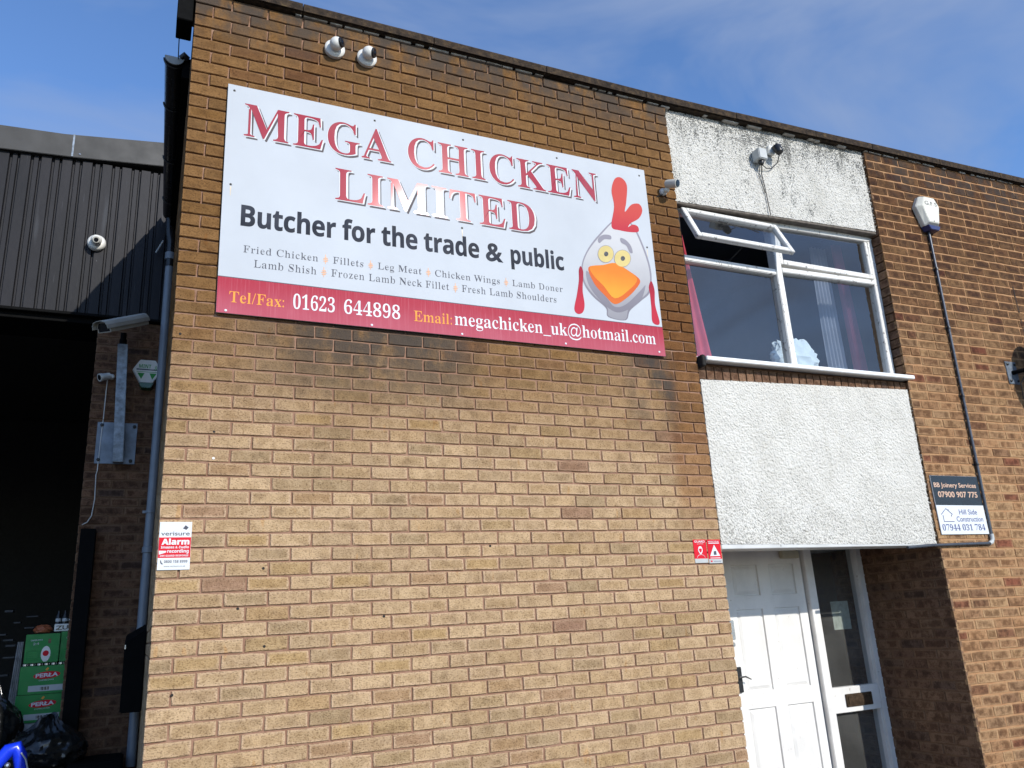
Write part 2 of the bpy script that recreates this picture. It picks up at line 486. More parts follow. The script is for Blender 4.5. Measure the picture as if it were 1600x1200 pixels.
def adopt(o, parent):
    if parent is not None:
        o.parent = parent
        w = WORLD.get(parent.name, Vector())
        o.location = o.location - w
    return o


def thing(name, label, cat, loc=(0, 0, 0), group=None, kind=None):
    o = bpy.data.objects.new(name, None)
    o.empty_display_size = 0.1
    coll.objects.link(o)
    o.location = loc
    WORLD[o.name] = Vector(loc)
    if label:
        o['label'] = label
    if cat:
        o['category'] = cat
    if group:
        o['group'] = group
    if kind:
        o['kind'] = kind
    return o


class MB:
    def __init__(s):
        s.v = []
        s.f = []

    def add(s, vs, fs):
        b = len(s.v)
        s.v += [tuple(v) for v in vs]
        s.f += [tuple(i + b for i in f) for f in fs]
        return s

    def box(s, x0, x1, y0, y1, z0, z1, m=None):
        vs = [Vector((x, y, z)) for z in (z0, z1) for y in (y0, y1) for x in (x0, x1)]
        if m:
            vs = [m @ v for v in vs]
        return s.add(vs, [(0, 2, 3, 1), (4, 5, 7, 6), (0, 1, 5, 4), (2, 6, 7, 3), (0, 4, 6, 2), (1, 3, 7, 5)])

    def quad(s, a, b, c, d):
        return s.add([a, b, c, d], [(0, 1, 2, 3)])

    def tube(s, pts, r, n=10, cap=True):
        pts = [Vector(p) for p in pts]
        rs = r if isinstance(r, (list, tuple)) else [r] * len(pts)
        base = len(s.v)
        up = None
        for i, p in enumerate(pts):
            d = (pts[min(i + 1, len(pts) - 1)] - pts[max(i - 1, 0)]).normalized()
            if up is None:
                up = Vector((0, 0, 1)) if abs(d.z) < 0.9 else Vector((1, 0, 0))
            a = d.cross(up).normalized()
            bb = a.cross(d).normalized()
            up = bb
            for k in range(n):
                t = 2 * math.pi * k / n
                s.v.append(tuple(p + a * math.cos(t) * rs[i] + bb * math.sin(t) * rs[i]))
        for i in range(len(pts) - 1):
            for k in range(n):
                k2 = (k + 1) % n
                s.f.append((base + i * n + k, base + i * n + k2, base + (i + 1) * n + k2, base + (i + 1) * n + k))
        if cap:
            s.f.append(tuple(base + k for k in range(n))[::-1])
            s.f.append(tuple(base + (len(pts) - 1) * n + k for k in range(n)))
        return s

    def lathe(s, prof, origin, axis, n=28, cap=True):
        """prof: (radius, distance along axis)"""
        ax = Vector(axis).normalized()
        u = Vector((0, 0, 1)) if abs(ax.z) < 0.9 else Vector((1, 0, 0))
        a = ax.cross(u).normalized()
        b = ax.cross(a).normalized()
        o = Vector(origin)
        base = len(s.v)
        for r, h in prof:
            for k in range(n):
                t = 2 * math.pi * k / n
                s.v.append(tuple(o + ax * h + a * r * math.cos(t) + b * r * math.sin(t)))
        for i in range(len(prof) - 1):
            for k in range(n):
                k2 = (k + 1) % n
                s.f.append((base + i * n + k, base + i * n + k2, base + (i + 1) * n + k2, base + (i + 1) * n + k))
        if cap:
            s.f.append(tuple(base + k for k in range(n))[::-1])
            s.f.append(tuple(base + (len(prof) - 1) * n + k for k in range(n)))
        return s

    def ball(s, c, r, n=20, m=12):
        prof = [(max(1e-4, r * math.sin(math.pi * i / m)), -r * math.cos(math.pi * i / m)) for i in range(m + 1)]
        return s.lathe(prof, c, (0, 0, 1), n, False)

    def prism(s, poly, y0, y1):
        """poly of (x, z) extruded between two depths, y0 the front"""
        n = len(poly)
        vs = [(x, y0, z) for x, z in poly] + [(x, y1, z) for x, z in poly]
        fs = [tuple(range(n)), tuple(range(2 * n - 1, n - 1, -1))]
        fs += [(i, i + n, (i + 1) % n + n, (i + 1) % n) for i in range(n)]
        return s.add(vs, fs)

    def build(s, name, mat, parent=None, bevel=0.0, smooth=False, segs=2):
        me = bpy.data.meshes.new(name)
        me.from_pydata(s.v, [], s.f)
        bm = bmesh.new()
        bm.from_mesh(me)
        bmesh.ops.recalc_face_normals(bm, faces=bm.faces)
        if bevel:
            bmesh.ops.bevel(bm, geom=[e for e in bm.edges if e.calc_length() > bevel * 2.2], offset=bevel, segments=segs,
                            affect='EDGES', clamp_overlap=True)
        if smooth:
            for f in bm.faces:
                f.smooth = True
            for e in bm.edges:
                if len(e.link_faces) == 2 and e.calc_face_angle(0) > math.radians(38):
                    e.smooth = False
        bm.to_mesh(me)
        bm.free()
        me.materials.append(mat)
        o = bpy.data.objects.new(name, me)
        coll.objects.link(o)
        WORLD[o.name] = Vector()
        return adopt(o, parent)


def tag(o, label, cat, group=None):
    o['label'] = label
    o['category'] = cat
    if group:
        o['group'] = group
    return o


def struct(o, kind='structure'):
    o['kind'] = kind
    return o


# ------------------------------------------------------------------ bricks
def brick_template(r, L=0.215, H=0.065):
    """front at n=0 facing -Y, x 0..1, z 0..1 in unit size later scaled; ten outline points"""
    pts = [(0, 0), (0.33, 0), (0.7, 0), (1, 0), (1, 0.5), (1, 1), (0.66, 1), (0.3, 1), (0, 1), (0, 0.5)]
    out, inn = [], []
    cx, cz = 3.4 / 215, 3.4 / 65
    for x, z in pts:
        jx, jz = r.uniform(-1.3, 1.3) / 215, r.uniform(-1.3, 1.3) / 65
        corner = x in (0, 1) and z in (0, 1)
        chip = r.random() < 0.08 and corner
        k = 2.2 if chip else 1.0
        x2 = x + jx
        z2 = z + jz
        if chip:
            x2 += (0.5 - x) * 0.03
            z2 += (0.5 - z) * 0.09
        out.append((x2, z2))
        sx = 1 if x == 0 else -1 if x == 1 else 0
        sz = 1 if z == 0 else -1 if z == 1 else 0
        inn.append((x2 + sx * cx * k * r.uniform(0.5, 1.2), z2 + sz * cz * k * r.uniform(0.5, 1.2)))
    v = [(x, 0.022, z) for x, z in out] + [(x, 0.0032 + r.uniform(0, 0.0015), z) for x, z in out] + \
        [(x, r.uniform(-0.0006, 0.0006), z) for x, z in inn]
    f = []
    for a in (0, 10):
        for i in range(10):
            j = (i + 1) % 10
            f.append((a + i, a + j, a + j + 10, a + i + 10))
    f.append(tuple(range(20, 30)))
    return v, f


TEMPL = [brick_template(rng) for _ in range(14)]
TEMPL_MESH = {}


def add_bloc(me, co):
    a_ = me.attributes.new('bloc', 'FLOAT_VECTOR', 'POINT')
    a_.data.foreach_set('vector', np.array(co, dtype=np.float32).ravel())


def templ_mesh(k, mat):
    key = (k, mat.name)
    if key not in TEMPL_MESH:
        me = bpy.data.meshes.new('brick')
        me.from_pydata(TEMPL[k][0], [], TEMPL[k][1])
        add_bloc(me, TEMPL[k][0])
        me.materials.append(mat)
        TEMPL_MESH[key] = me
    return TEMPL_MESH[key]


def lay_bricks(parent, mat, specs, frame, limit=300, min_px=9.0, hidden=None, name='brick'):
    """specs: (u, z, length, height, slope); frame: (origin, u direction, inward normal).
    The largest in view become single objects, the rest one joined mesh."""
    o, ud, nd = [Vector(a) for a in frame]
    scored = []
    for i, (u, z, L, H, sl) in enumerate(specs):
        c = o + ud * (u + L / 2) + Vector((0, 0, z + H / 2))
        sc = 0
        x, y, dep = proj(c)
        if dep > 0.2 and -20 < x < 1620 and -10 < y < 1210 and not (hidden and hidden(c)):
            xa, ya, _ = proj(o + ud * u + Vector((0, 0, z)))
            xb, yb, _ = proj(o + ud * (u + L) + Vector((0, 0, z + H)))
            if max(abs(xb - xa), abs(yb - ya)) > min_px:
                sc = abs(xb - xa) * abs(yb - ya)
        scored.append(sc)
    order = sorted(range(len(specs)), key=lambda i: -scored[i])
    single = set(i for i in order[:limit] if scored[i] > 0)
    vs, fs, tints, bl_co = [], [], [], []
    for i, (u, z, L, H, sl) in enumerate(specs):
        k = rng.randrange(len(TEMPL))
        tint = rng.random()
        proud = rng.uniform(-0.0016, 0.0016)
        rot = rng.uniform(-0.004, 0.004) + sl
        loc = o + ud * u + Vector((0, 0, z)) - nd * proud
        m = Matrix((
            (ud.x * L, nd.x, 0, loc.x),
            (ud.y * L, nd.y, 0, loc.y),
            (rot * L, 0, H, loc.z),
            (0, 0, 0, 1)))
        if i in single:
            ob = bpy.data.objects.new(name, templ_mesh(k, mat))
            ob['tint'] = tint
            coll.objects.link(ob)
            ob.parent = parent
            ob.matrix_basis = Matrix.Translation(-WORLD.get(parent.name, Vector())) @ Matrix(
                ((ud.x * L, nd.x, 0, loc.x), (ud.y * L, nd.y, 0, loc.y), (0, 0, H, loc.z), (0, 0, 0, 1)))
            if abs(rot) > 1e-9 and abs(ud.x) > 0.9:
                ob.matrix_basis = Matrix.Translation(loc - WORLD.get(parent.name, Vector())) @ \
                    Matrix.Rotation(-rot, 4, 'Y') @ Matrix(((ud.x * L, nd.x, 0, 0), (ud.y * L, nd.y, 0, 0), (0, 0, H, 0), (0, 0, 0, 1)))
        else:
            b = len(vs)
            vs += [m @ Vector(v) for v in TEMPL[k][0]]
            fs += [tuple(q + b for q in f) for f in TEMPL[k][1]]
            tints += [tint] * len(TEMPL[k][1])
            bl_co += TEMPL[k][0]
    if vs:
        me = bpy.data.meshes.new(name)
        me.from_pydata([tuple(v) for v in vs], [], fs)
        at_ = me.attributes.new('tint', 'FLOAT', 'FACE')
        at_.data.foreach_set('value', np.array(tints, dtype=np.float32))
        add_bloc(me, bl_co)
        me.materials.append(mat)
        ob = bpy.data.objects.new(name, me)
        ob['kind'] = 'stuff'
        coll.objects.link(ob)
        adopt(ob, parent)


ZQ = (-2.297457072894344, 5.264916456466757, -2.6037600389878928)


def zj(j):
    """height of the j-th bed joint of the front wall, counted down from the first joint below the coping"""
    if j > 61:
        return zj(61) - (j - 61) * 0.0785
    t = j / 61.0
    if j < 0:
        return 5.5 - 0.0860 * j
    return 5.5 - 0.075 * j + 0.1 * (ZQ[0] * t * (1 - t) + ZQ[1] * t * (1 - t) * (t - 0.5) + ZQ[2] * t)


JT = 0.010
TOP = zj(-1) + 0.004


def run(u0, u1, half_first, pitch=0.225):
    """brick lengths of one course between u0 and u1"""
    out = []
    u = u0
    first = 0.1025 if half_first else 0.215
    L = first
    while u < u1 - 0.03:
        L2 = min(L, u1 - u)
        out.append((u, L2))
        u += L2 + JT
        L = 0.215
    return out


def mortar_sheet(name, mat, parent, o, ud, nd, u0, u1, z0, z1, rec=0.009, du=0.06):
    o, ud, nd = Vector(o), Vector(ud), Vector(nd)
    nu, nz = max(2, int((u1 - u0) / du)), max(2, int((z1 - z0) / du))
    mb = MB()
    vs = []
    for a in range(nu + 1):
        for b in range(nz + 1):
            zz_ = z0 + (z1 - z0) * b / nz
            d = rec + (0.005 if zz_ > 3.6 and rec > 0.008 else 0.0) + rng.uniform(-0.0015, 0.0015)
            vs.append(o + ud * (u0 + (u1 - u0) * a / nu) + nd * d + Vector((0, 0, z0 + (z1 - z0) * b / nz)))
    fs = []
    for a in range(nu):
        for b in range(nz):
            q = a * (nz + 1) + b
            fs.append((q, q + nz + 1, q + nz + 2, q + 1))
    mb.add(vs, fs)
    return mb.build(name, mat, parent)


# ------------------------------------------------------------------ ground
g = MB()
g.quad((-60, -60, 0), (80, -60, 0), (80, 60, 0), (-60, 60, 0))
struct(g.build('ground', M['ground']))

# ------------------------------------------------------------------ the brick building
XM = 3.59                                       # right end of the tan wall
bld = thing('brick_building', 'brick industrial unit with white roughcast panels, flat coping, upstairs window and white door', 'building')

wall = MB().box(0.03, XM - 0.03, 0.03, 0.26, 0, TOP).build('wall', M['mortar'], bld)
mortar_sheet('mortar', M['mortar'], wall, (0, 0, 0), (1, 0, 0), (0, 1, 0), 0.004, XM - 0.004, 0, TOP)
mortar_sheet('mortar', M['mortar'], wall, (0, 0, 0), (0, 1, 0), (1, 0, 0), 0.006, 0.6, 0, TOP, du=0.1)
mortar_sheet('mortar', M['mortar'], wall, (XM, 0, 0), (0, 1, 0), (-1, 0, 0), 0.006, 1.0, 0, TOP, du=0.1)
SX0, SX1, SZ0, SZ1 = 0.2187, 3.2933, 3.389, 4.926   # the big board


def behind_board(c):
    return SX0 + 0.08 < c.x < SX1 - 0.08 and SZ0 + 0.03 < c.z < SZ1 - 0.03


specs = []
for r_ in range(0, 70):
    zt, zb = zj(r_ - 1), zj(r_)
    if zb < -0.02:
        break
    H = zt - zb - JT
    for (u, L) in run(0.0, XM, r_ % 2 == 1):
        L = L if u + L < XM - 0.02 else XM - u
        specs.append((u, zb + JT / 2, L, H, 0.0))
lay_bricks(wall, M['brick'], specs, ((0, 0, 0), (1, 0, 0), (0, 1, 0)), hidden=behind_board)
# returns of the same wall (left flank and the side of the porch)
specs = []
specs2 = []
for r_ in range(0, 70):
    zt, zb = zj(r_ - 1), zj(r_)
    H = zt - zb - JT
    for (u, L) in run(0.113 if r_ % 2 else 0.225, 0.6, False):
        specs.append((u, zb + JT / 2, L, H, 0.0))
    for (u, L) in run(0.113 if r_ % 2 else 0.225, 0.9, False):
        specs2.append((u, zb + JT / 2, L, H, 0.0))
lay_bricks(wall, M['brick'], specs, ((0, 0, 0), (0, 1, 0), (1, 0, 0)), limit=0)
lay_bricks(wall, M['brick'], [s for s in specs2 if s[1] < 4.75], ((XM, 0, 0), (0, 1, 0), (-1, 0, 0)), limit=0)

# long flank behind the parapet, lower than it
flank = MB().box(0.03, 0.25, 0.6, 12, 0, 5.42).build('wall', M['brick'], bld)
mortar_sheet('mortar', M['mortar'], flank, (0, 0, 0), (0, 1, 0), (1, 0, 0), 0.6, 3.0, 0, 5.42, rec=0.009, du=0.15)
specs = []
for r_ in range(1, 70):
    zt, zb = zj(r_ - 1), zj(r_)
    for (u, L) in run(0.615, 3.0, r_ % 2 == 1):
        specs.append((u, zb + JT / 2, L, zt - zb - JT, 0.0))
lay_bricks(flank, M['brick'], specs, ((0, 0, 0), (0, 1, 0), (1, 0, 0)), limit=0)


# right wall ------------------------------------------------------
def xr(z):
    return 5.762 + 0.0195 * max(0.0, z - 2.1)


def warp(x, z):
    """the courses of the long right wall climb very slightly away from the corner"""
    return z + 0.009 * (x - XM) * (z - 2.5)


XE = 11.0
rw = MB()
rw.add([(xr(0) + 0.04, 0.03, 0), (XE, 0.03, 0), (XE, 0.03, 5.9), (xr(5.6) + 0.04, 0.03, TOP + 0.06),
        (xr(0) + 0.04, 0.3, 0), (XE, 0.3, 0), (XE, 0.3, 5.9), (xr(5.6) + 0.04, 0.3, TOP + 0.06)],
       [(0, 1, 2, 3), (4, 5, 6, 7), (0, 1, 5, 4), (1, 2, 6, 5), (2, 3, 7, 6), (3, 0, 4, 7)])
rwall = rw.build('wall', M['mortar_right'], bld)
vs, fs = [], []
NU, NZ = 80, 80
for a in range(NU + 1):
    for b in range(NZ + 1):
        z = (TOP + 0.0) * b / NZ
        x = xr(z) + 0.003 + (XE - xr(z)) * a / NU
        vs.append((x, 0.0048 + rng.uniform(-0.0012, 0.0012), warp(x, z)))
for a in range(NU):
    for b in range(NZ):
        q = a * (NZ + 1) + b
        fs.append((q, q + NZ + 1, q + NZ + 2, q + 1))
MB().add(vs, fs).build('mortar', M['mortar_right'], rwall)
specs = []
for r_ in range(0, 70):
    zt, zb = zj(r_ - 1), zj(r_)
    H = zt - zb - JT
    slope = 0.009 * (zb - 2.5)
    rr = random.Random(100 + r_)
    u = xr(zb)
    mode = r_ % 2
    L = 0.1025 if mode else 0.215
    while u < XE:
        specs.append((u, warp(u, zb) + JT / 2, L, H, slope))
        u += L + JT
        L = 0.1025 if rr.random() < 0.12 else 0.215
lay_bricks(rwall, M['brick_right'], specs, ((0, 0, 0), (1, 0, 0), (0, 1, 0)))

# the porch reveal, side on
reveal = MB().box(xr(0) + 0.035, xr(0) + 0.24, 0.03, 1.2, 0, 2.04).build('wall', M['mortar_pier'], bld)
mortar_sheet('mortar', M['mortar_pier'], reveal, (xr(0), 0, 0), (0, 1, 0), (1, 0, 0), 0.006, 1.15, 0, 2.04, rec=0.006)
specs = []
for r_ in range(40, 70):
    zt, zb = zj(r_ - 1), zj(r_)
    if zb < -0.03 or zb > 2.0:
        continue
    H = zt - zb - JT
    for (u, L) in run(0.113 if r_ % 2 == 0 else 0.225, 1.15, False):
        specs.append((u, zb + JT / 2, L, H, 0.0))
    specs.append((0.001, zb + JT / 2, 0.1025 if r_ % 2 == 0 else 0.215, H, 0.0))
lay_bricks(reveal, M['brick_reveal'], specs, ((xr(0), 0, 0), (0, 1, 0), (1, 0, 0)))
# upper reveal beside the window
up_rev = MB().box(5.845, 6.0, 0.03, 0.25, 2.04, TOP).build('wall', M['mortar_pier'], bld)
specs = []
for r_ in range(0, 70):
    zt, zb = zj(r_ - 1), zj(r_)
    if zb < 2.05:
        continue
    L = 0.1025 if r_ % 2 == 0 else 0.215
    o_ = xr(zb)
    specs.append((0.0012, zb + JT / 2 + 0.009 * 2.2 * (zb - 2.5), L, zt - zb - JT, 0.0, o_))
for (u, z, L, H, sl, ox) in specs:
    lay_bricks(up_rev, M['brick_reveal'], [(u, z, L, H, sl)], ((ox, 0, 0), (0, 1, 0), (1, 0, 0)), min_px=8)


# roughcast panels ------------------------------------------------
def roughcast_panel(name, corners, mat, Y, seed, depth=0.06, step=0.0062):
    """corners TL, TR, BR, BL as (x, z); a knobbly displaced sheet with turned-back edges"""
    TL, TR, BR, BL = corners
    w = TR[0] - TL[0]
    h = TL[1] - BL[1]
    nu, nz = int(w / step), int(h / step)
    r = np.random.RandomState(seed)
    a = r.rand(nz + 5, nu + 5)
    k = (a[:-4, :-4] + a[1:-3, :-4] + a[:-4, 1:-3] + a[1:-3, 1:-3]) / 4
    k = k[:nz + 1, :nu + 1] ** 1.0
    k = (k - k.min()) / (k.max() - k.min())
    b = r.rand(nz // 12 + 3, nu // 12 + 3)
    yy, xx = np.mgrid[0:nz + 1, 0:nu + 1] / 12.0
    y0, x0 = yy.astype(int), xx.astype(int)
    fy, fx = yy - y0, xx - x0
    low = (b[y0, x0] * (1 - fy) * (1 - fx) + b[y0 + 1, x0] * fy * (1 - fx) + b[y0, x0 + 1] * (1 - fy) * fx + b[y0 + 1, x0 + 1] * fy * fx)
    k = np.clip((k - 0.5) * 1.7 + 0.5, 0, 1)
    disp = 0.0068 * k + 0.0035 * low
    V = np.zeros((nz + 1, nu + 1, 3))
    s = np.linspace(0, 1, nu + 1)[None, :]
    t = np.linspace(0, 1, nz + 1)[:, None]
    jx = (r.rand(nz + 1, nu + 1) - 0.5) * step * 0.55
    jz = (r.rand(nz + 1, nu + 1) - 0.5) * step * 0.55
    V[..., 0] = (TL[0] * (1 - s) + TR[0] * s) * (1 - t) + (BL[0] * (1 - s) + BR[0] * s) * t + jx
    V[..., 2] = (TL[1] * (1 - s) + TR[1] * s) * (1 - t) + (BL[1] * (1 - s) + BR[1] * s) * t + jz
    V[..., 1] = Y - disp
    idx = np.arange((nz + 1) * (nu + 1)).reshape(nz + 1, nu + 1)
    f = np.stack([idx[:-1, :-1], idx[1:, :-1], idx[1:, 1:], idx[:-1, 1:]], -1).reshape(-1, 4)
    verts = V.reshape(-1, 3).tolist()
    faces = f.tolist()
    edge = list(idx[0, :]) + list(idx[1:, -1]) + list(idx[-1, ::-1][1:]) + list(idx[::-1, 0][1:-1])
    base = len(verts)
    for e in edge:
        v = verts[e]
        verts.append((v[0], Y + depth, v[2]))
    m = len(edge)
    for i in range(m):
        j = (i + 1) % m
        faces.append((edge[i], edge[j], base + j, base + i))
    me = bpy.data.meshes.new(name)
    me.from_pydata(verts, [], faces)
    me.materials.append(mat)
    ob = bpy.data.objects.new(name, me)
    coll.objects.link(ob)
    WORLD[ob.name] = Vector()
    return adopt(ob, bld)


roughcast_panel('render_panel', ((XM + 0.006, 5.585), (xr(5.6) - 0.012, 5.655), (xr(4.8) - 0.012, 4.822), (XM + 0.006, 4.738)),
                M['roughcast_dirty'], 0.03, 3)
roughcast_panel('render_panel', ((XM + 0.010, 3.248), (xr(3.3) - 0.022, 3.315), (xr(2.05) - 0.022, 2.022), (XM + 0.010, 2.046)),
                M['roughcast'], 0.012, 5, depth=0.10)
# backing wall of the panels and the ragged dark joint at their right edge
MB().box(XM, 5.84, 0.085, 0.24, 4.79, TOP - 0.01).build('panel_backing', M['rotten_wood'], bld)
MB().box(XM, 5.80, 0.105, 0.24, 2.06, 3.40).build('panel_backing', M['rotten_wood'], bld)


def crumbs(name, x_of, z0, z1, mat, n, Y):
    mb = MB()
    r = random.Random(name)
    for i in range(n):
        z = z0 + (z1 - z0) * (i + r.random()) / n
        x = x_of(z) + r.uniform(-0.012, 0.004)
        s = r.uniform(0.004, 0.011)
        c = Vector((x, Y + r.uniform(-0.004, 0.01), z))
        pts = [c + Vector((dx * s * r.uniform(0.5, 1.3), dy * s, dz * s * r.uniform(0.6, 1.9))) for dx, dy, dz in
               ((1, 0, 0), (-1, 0, 0), (0, 1, 0), (0, -1, 0), (0, 0, 1), (0, 0, -1))]
        mb.add(pts, [(0, 2, 4), (2, 1, 4), (1, 3, 4), (3, 0, 4), (2, 0, 5), (1, 2, 5), (3, 1, 5), (0, 3, 5)])
    o = mb.build('mortar_crumbs', mat, bld)
    o['kind'] = 'stuff'


crumbs('a', lambda z: xr(z) - 0.004, 2.06, 3.3, M['white_mortar'], 60, 0.012)
crumbs('b', lambda z: xr(z) - 0.002, 4.84, 5.62, M['white_mortar'], 40, 0.02)

# coping stones ----------------------------------------------------
cx = -0.035


def coping_z(x):
    return TOP + (0.009 * (x - XM) * (TOP - 2.5) if x > XM else 0.0)


k = 0
while cx < XE:
    L = (0.70, 0.92, 0.90, 0.90, 0.915, 0.90)[k % 6]
    x2 = cx + L - 0.006
    vs = []
    for x in (cx, x2):
        zb = coping_z(x) + 0.004
        for (y, z) in ((-0.048, 0.0), (-0.05, 0.052), (-0.046, 0.062), (0.36, 0.085), (0.36, 0.0), (-0.022, 0.0), (-0.03, 0.012), (-0.04, 0.012)):
            vs.append((x, y + rng.uniform(-0.0015, 0.0015), zb + z + rng.uniform(-0.001, 0.001)))
    fs = [tuple(range(8)), tuple(range(15, 7, -1))] + [(i, (i + 1) % 8, (i + 1) % 8 + 8, i + 8) for i in range(8)]
    MB().add(vs, fs).build('coping_stone', M['coping'], bld)
    cx += L
    k += 1
# smear of pale pointing under the coping
pm = MB()
x = 0.62
while x < 10.8:
    L = rng.uniform(0.03, 0.16)
    if rng.random() < (0.75 if x < 3.6 or x > 5.8 else 0.5):
        z = coping_z(x) - 0.001
        pm.box(x, x + L, -0.012, 0.02, z - rng.uniform(0.004, 0.013), z + 0.004)
    x += L + rng.uniform(0.0, 0.05)
pm.build('pointing', M['white_mortar'], bld, bevel=0.002, segs=1)['kind'] = 'stuff'
# roofs
MB().box(0.25, XE, 0.3, 12, 5.25, 5.45).build('roof', M['roof_felt'], bld)
MB().box(0.25, XE, 11.8, 12, 0, 5.25).build('wall', M['mortar_pier'], bld)
# boxed end of the fascia on the left of the parapet
MB().box(-0.105, -0.012, 0.02, 0.22, 5.362, 5.80).build('fascia_end', M['dark_metal'], bld, bevel=0.004)

# soffit over the porch, porch ceiling, floor slab
MB().box(XM + 0.01, xr(0) - 0.012, 0.01, 0.22, 2.012, 2.045).build('soffit', M['soffit_paint'], bld, bevel=0.003)
MB().box(XM + 0.002, xr(0) + 0.03, 0.225, 1.3, 2.075, 2.3).build('porch_ceiling', M['soffit_paint'], bld)
MB().box(XM, xr(0), 0.02, 1.3, 0.004, 0.12).build('door_step', M['coping'], bld, bevel=0.006)

# ------------------------------------------------------------------ upstairs window
WX0, WX1, WZ0, WZ1 = 3.655, 5.775, 3.465, 4.735
WY = 0.10
win = MB().box(3.60, WX0, WY + 0.012, WY + 0.085, WZ0 - 0.03, 4.80)      # left jamb behind the brick
win.add([(WX1 - 0.058, WY, WZ0), (WX1 + 0.002, WY, WZ0), (WX1 + 0.052, WY, 4.80), (WX1 - 0.02, WY, 4.80),
         (WX1 - 0.058, WY + 0.07, WZ0), (WX1 + 0.002, WY + 0.07, WZ0), (WX1 + 0.052, WY + 0.07, 4.80), (WX1 - 0.02, WY + 0.07, 4.80)],
        [(0, 1, 2, 3), (4, 5, 6, 7), (0, 1, 5, 4), (1, 2, 6, 5), (2, 3, 7, 6), (3, 0, 4, 7)])
win.add([(WX0, WY - 0.004, 4.690), (5.80, WY - 0.004, 4.752), (5.80, WY - 0.004, 4.808), (WX0, WY - 0.004, 4.745),
         (WX0, WY + 0.07, 4.690), (5.80, WY + 0.07, 4.752), (5.80, WY + 0.07, 4.808), (WX0, WY + 0.07, 4.745)],
        [(0, 1, 2, 3), (4, 5, 6, 7), (0, 1, 5, 4), (1, 2, 6, 5), (2, 3, 7, 6), (3, 0, 4, 7)])
window = win.build('window', M['window_paint'], bld, bevel=0.004)
MB().box(4.597, 4.660, WY - 0.016, WY + 0.07, WZ0, 4.712).build('mullion', M['window_paint'], window, bevel=0.005)
MB().box(WX0 + 0.004, 4.595, WY - 0.012, WY + 0.06, 4.262, 4.312).build('transom', M['window_paint'], window, bevel=0.006)
MB().add([(4.662, WY - 0.012, 4.293), (5.742, WY - 0.012, 4.318), (5.744, WY - 0.012, 4.362), (4.662, WY - 0.012, 4.338),
          (4.662, WY + 0.06, 4.293), (5.742, WY + 0.06, 4.318), (5.744, WY + 0.06, 4.362), (4.662, WY + 0.06, 4.338)],
         [(0, 1, 2, 3), (4, 5, 6, 7), (0, 1, 5, 4), (1, 2, 6, 5), (2, 3, 7, 6), (3, 0, 4, 7)]).build('transom', M['window_paint'], window, bevel=0.005)
MB().box(WX0, 5.74, WY - 0.008, WY + 0.06, WZ0 - 0.028, WZ0 - 0.003).build('bottom_rail', M['window_paint'], window, bevel=0.004)
# small fixed casement frame upper right
cs = MB()
cs.box(4.664, 4.700, WY - 0.006, WY + 0.05, 4.372, 4.70)
cs.box(4.702, 5.742, WY - 0.006, WY + 0.05, 4.374, 4.418)
cs.box(5.715, 5.748, WY - 0.003, WY + 0.05, 4.42, 4.742)
cs.build('casement', M['window_paint'], window, bevel=0.004)
for (xa, xb, za, zb) in ((WX0, 4.597, WZ0, 4.264), (4.660, 5.745, WZ0, 4.335), (4.668, 5.73, 4.39, 4.755)):
    MB().quad((xa, WY + 0.03, za), (xb, WY + 0.03, za), (xb, WY + 0.03, zb), (xa, WY + 0.03, zb)).build('pane', M['glass'], window)
# open top-hung sash
ang = math.atan2(0.160, 0.327)
hm = Matrix.Translation((0, WY - 0.02, 4.715)) @ Matrix.Rotation(-ang, 4, 'X')
SH = 0.372
sash = MB()
sash.box(3.672, 3.716, -0.02, 0.02, -SH, -0.005, hm)
sash.box(4.606, 4.650, -0.02, 0.02, -SH, -0.005, hm)
sash.box(3.716, 4.606, -0.021, 0.019, -0.052, -0.004, hm)
sash.box(3.716, 4.606, -0.021, 0.019, -SH, -SH + 0.046, hm)
sash_o = sash.build('open_sash', M['window_paint'], window, bevel=0.004)
MB().add([hm @ Vector(v) for v in ((3.71, 0.004, -SH + 0.04), (4.61, 0.004, -SH + 0.04), (4.61, 0.004, -0.045), (3.71, 0.004, -0.045))],
         [(0, 1, 2, 3)]).build('pane', M['glass'], window)
st = MB()
st.tube([(4.12, WY + 0.02, 4.32), (4.17, -0.03, 4.40)], 0.005, 6)
st.box(4.06, 4.15, WY - 0.03, WY, 4.664, 4.684)
st.build('stay', M['bolt'], window)
# dark rotten strip between panel and window head, white fillet over the window
MB().add([(XM + 0.01, 0.03, 4.722), (5.82, 0.03, 4.800), (5.82, 0.03, 4.822), (XM + 0.01, 0.03, 4.741),
          (XM + 0.01, 0.12, 4.722), (5.82, 0.12, 4.800), (5.82, 0.12, 4.822), (XM + 0.01, 0.12, 4.741)],
         [(0, 1, 2, 3), (4, 5, 6, 7), (0, 1, 5, 4), (1, 2, 6, 5), (2, 3, 7, 6), (3, 0, 4, 7)]).build('head_board', M['rotten_wood'], window, bevel=0.003)
MB().box(XM + 0.002, 3.652, WY - 0.03, WY + 0.02, WZ0, 4.72).build('jamb_filler', M['black_gap'], window)
# projecting sill with rotten end
MB().add([(3.63, -0.065, 3.380), (5.80, -0.065, 3.392), (5.80, -0.065, 3.424), (3.63, -0.065, 3.412),
          (3.63, 0.09, 3.395), (5.80, 0.09, 3.407), (5.80, 0.09, 3.446), (3.63, 0.09, 3.434)],
         [(0, 1, 2, 3), (4, 5, 6, 7), (0, 1, 5, 4), (1, 2, 6, 5), (2, 3, 7, 6), (3, 0, 4, 7)]).build('sill', M['sill'], window, bevel=0.004)
MB().box(3.598, 3.628, -0.05, 0.09, 3.34, 3.425).build('sill_end', M['black_gap'], window, bevel=0.004)
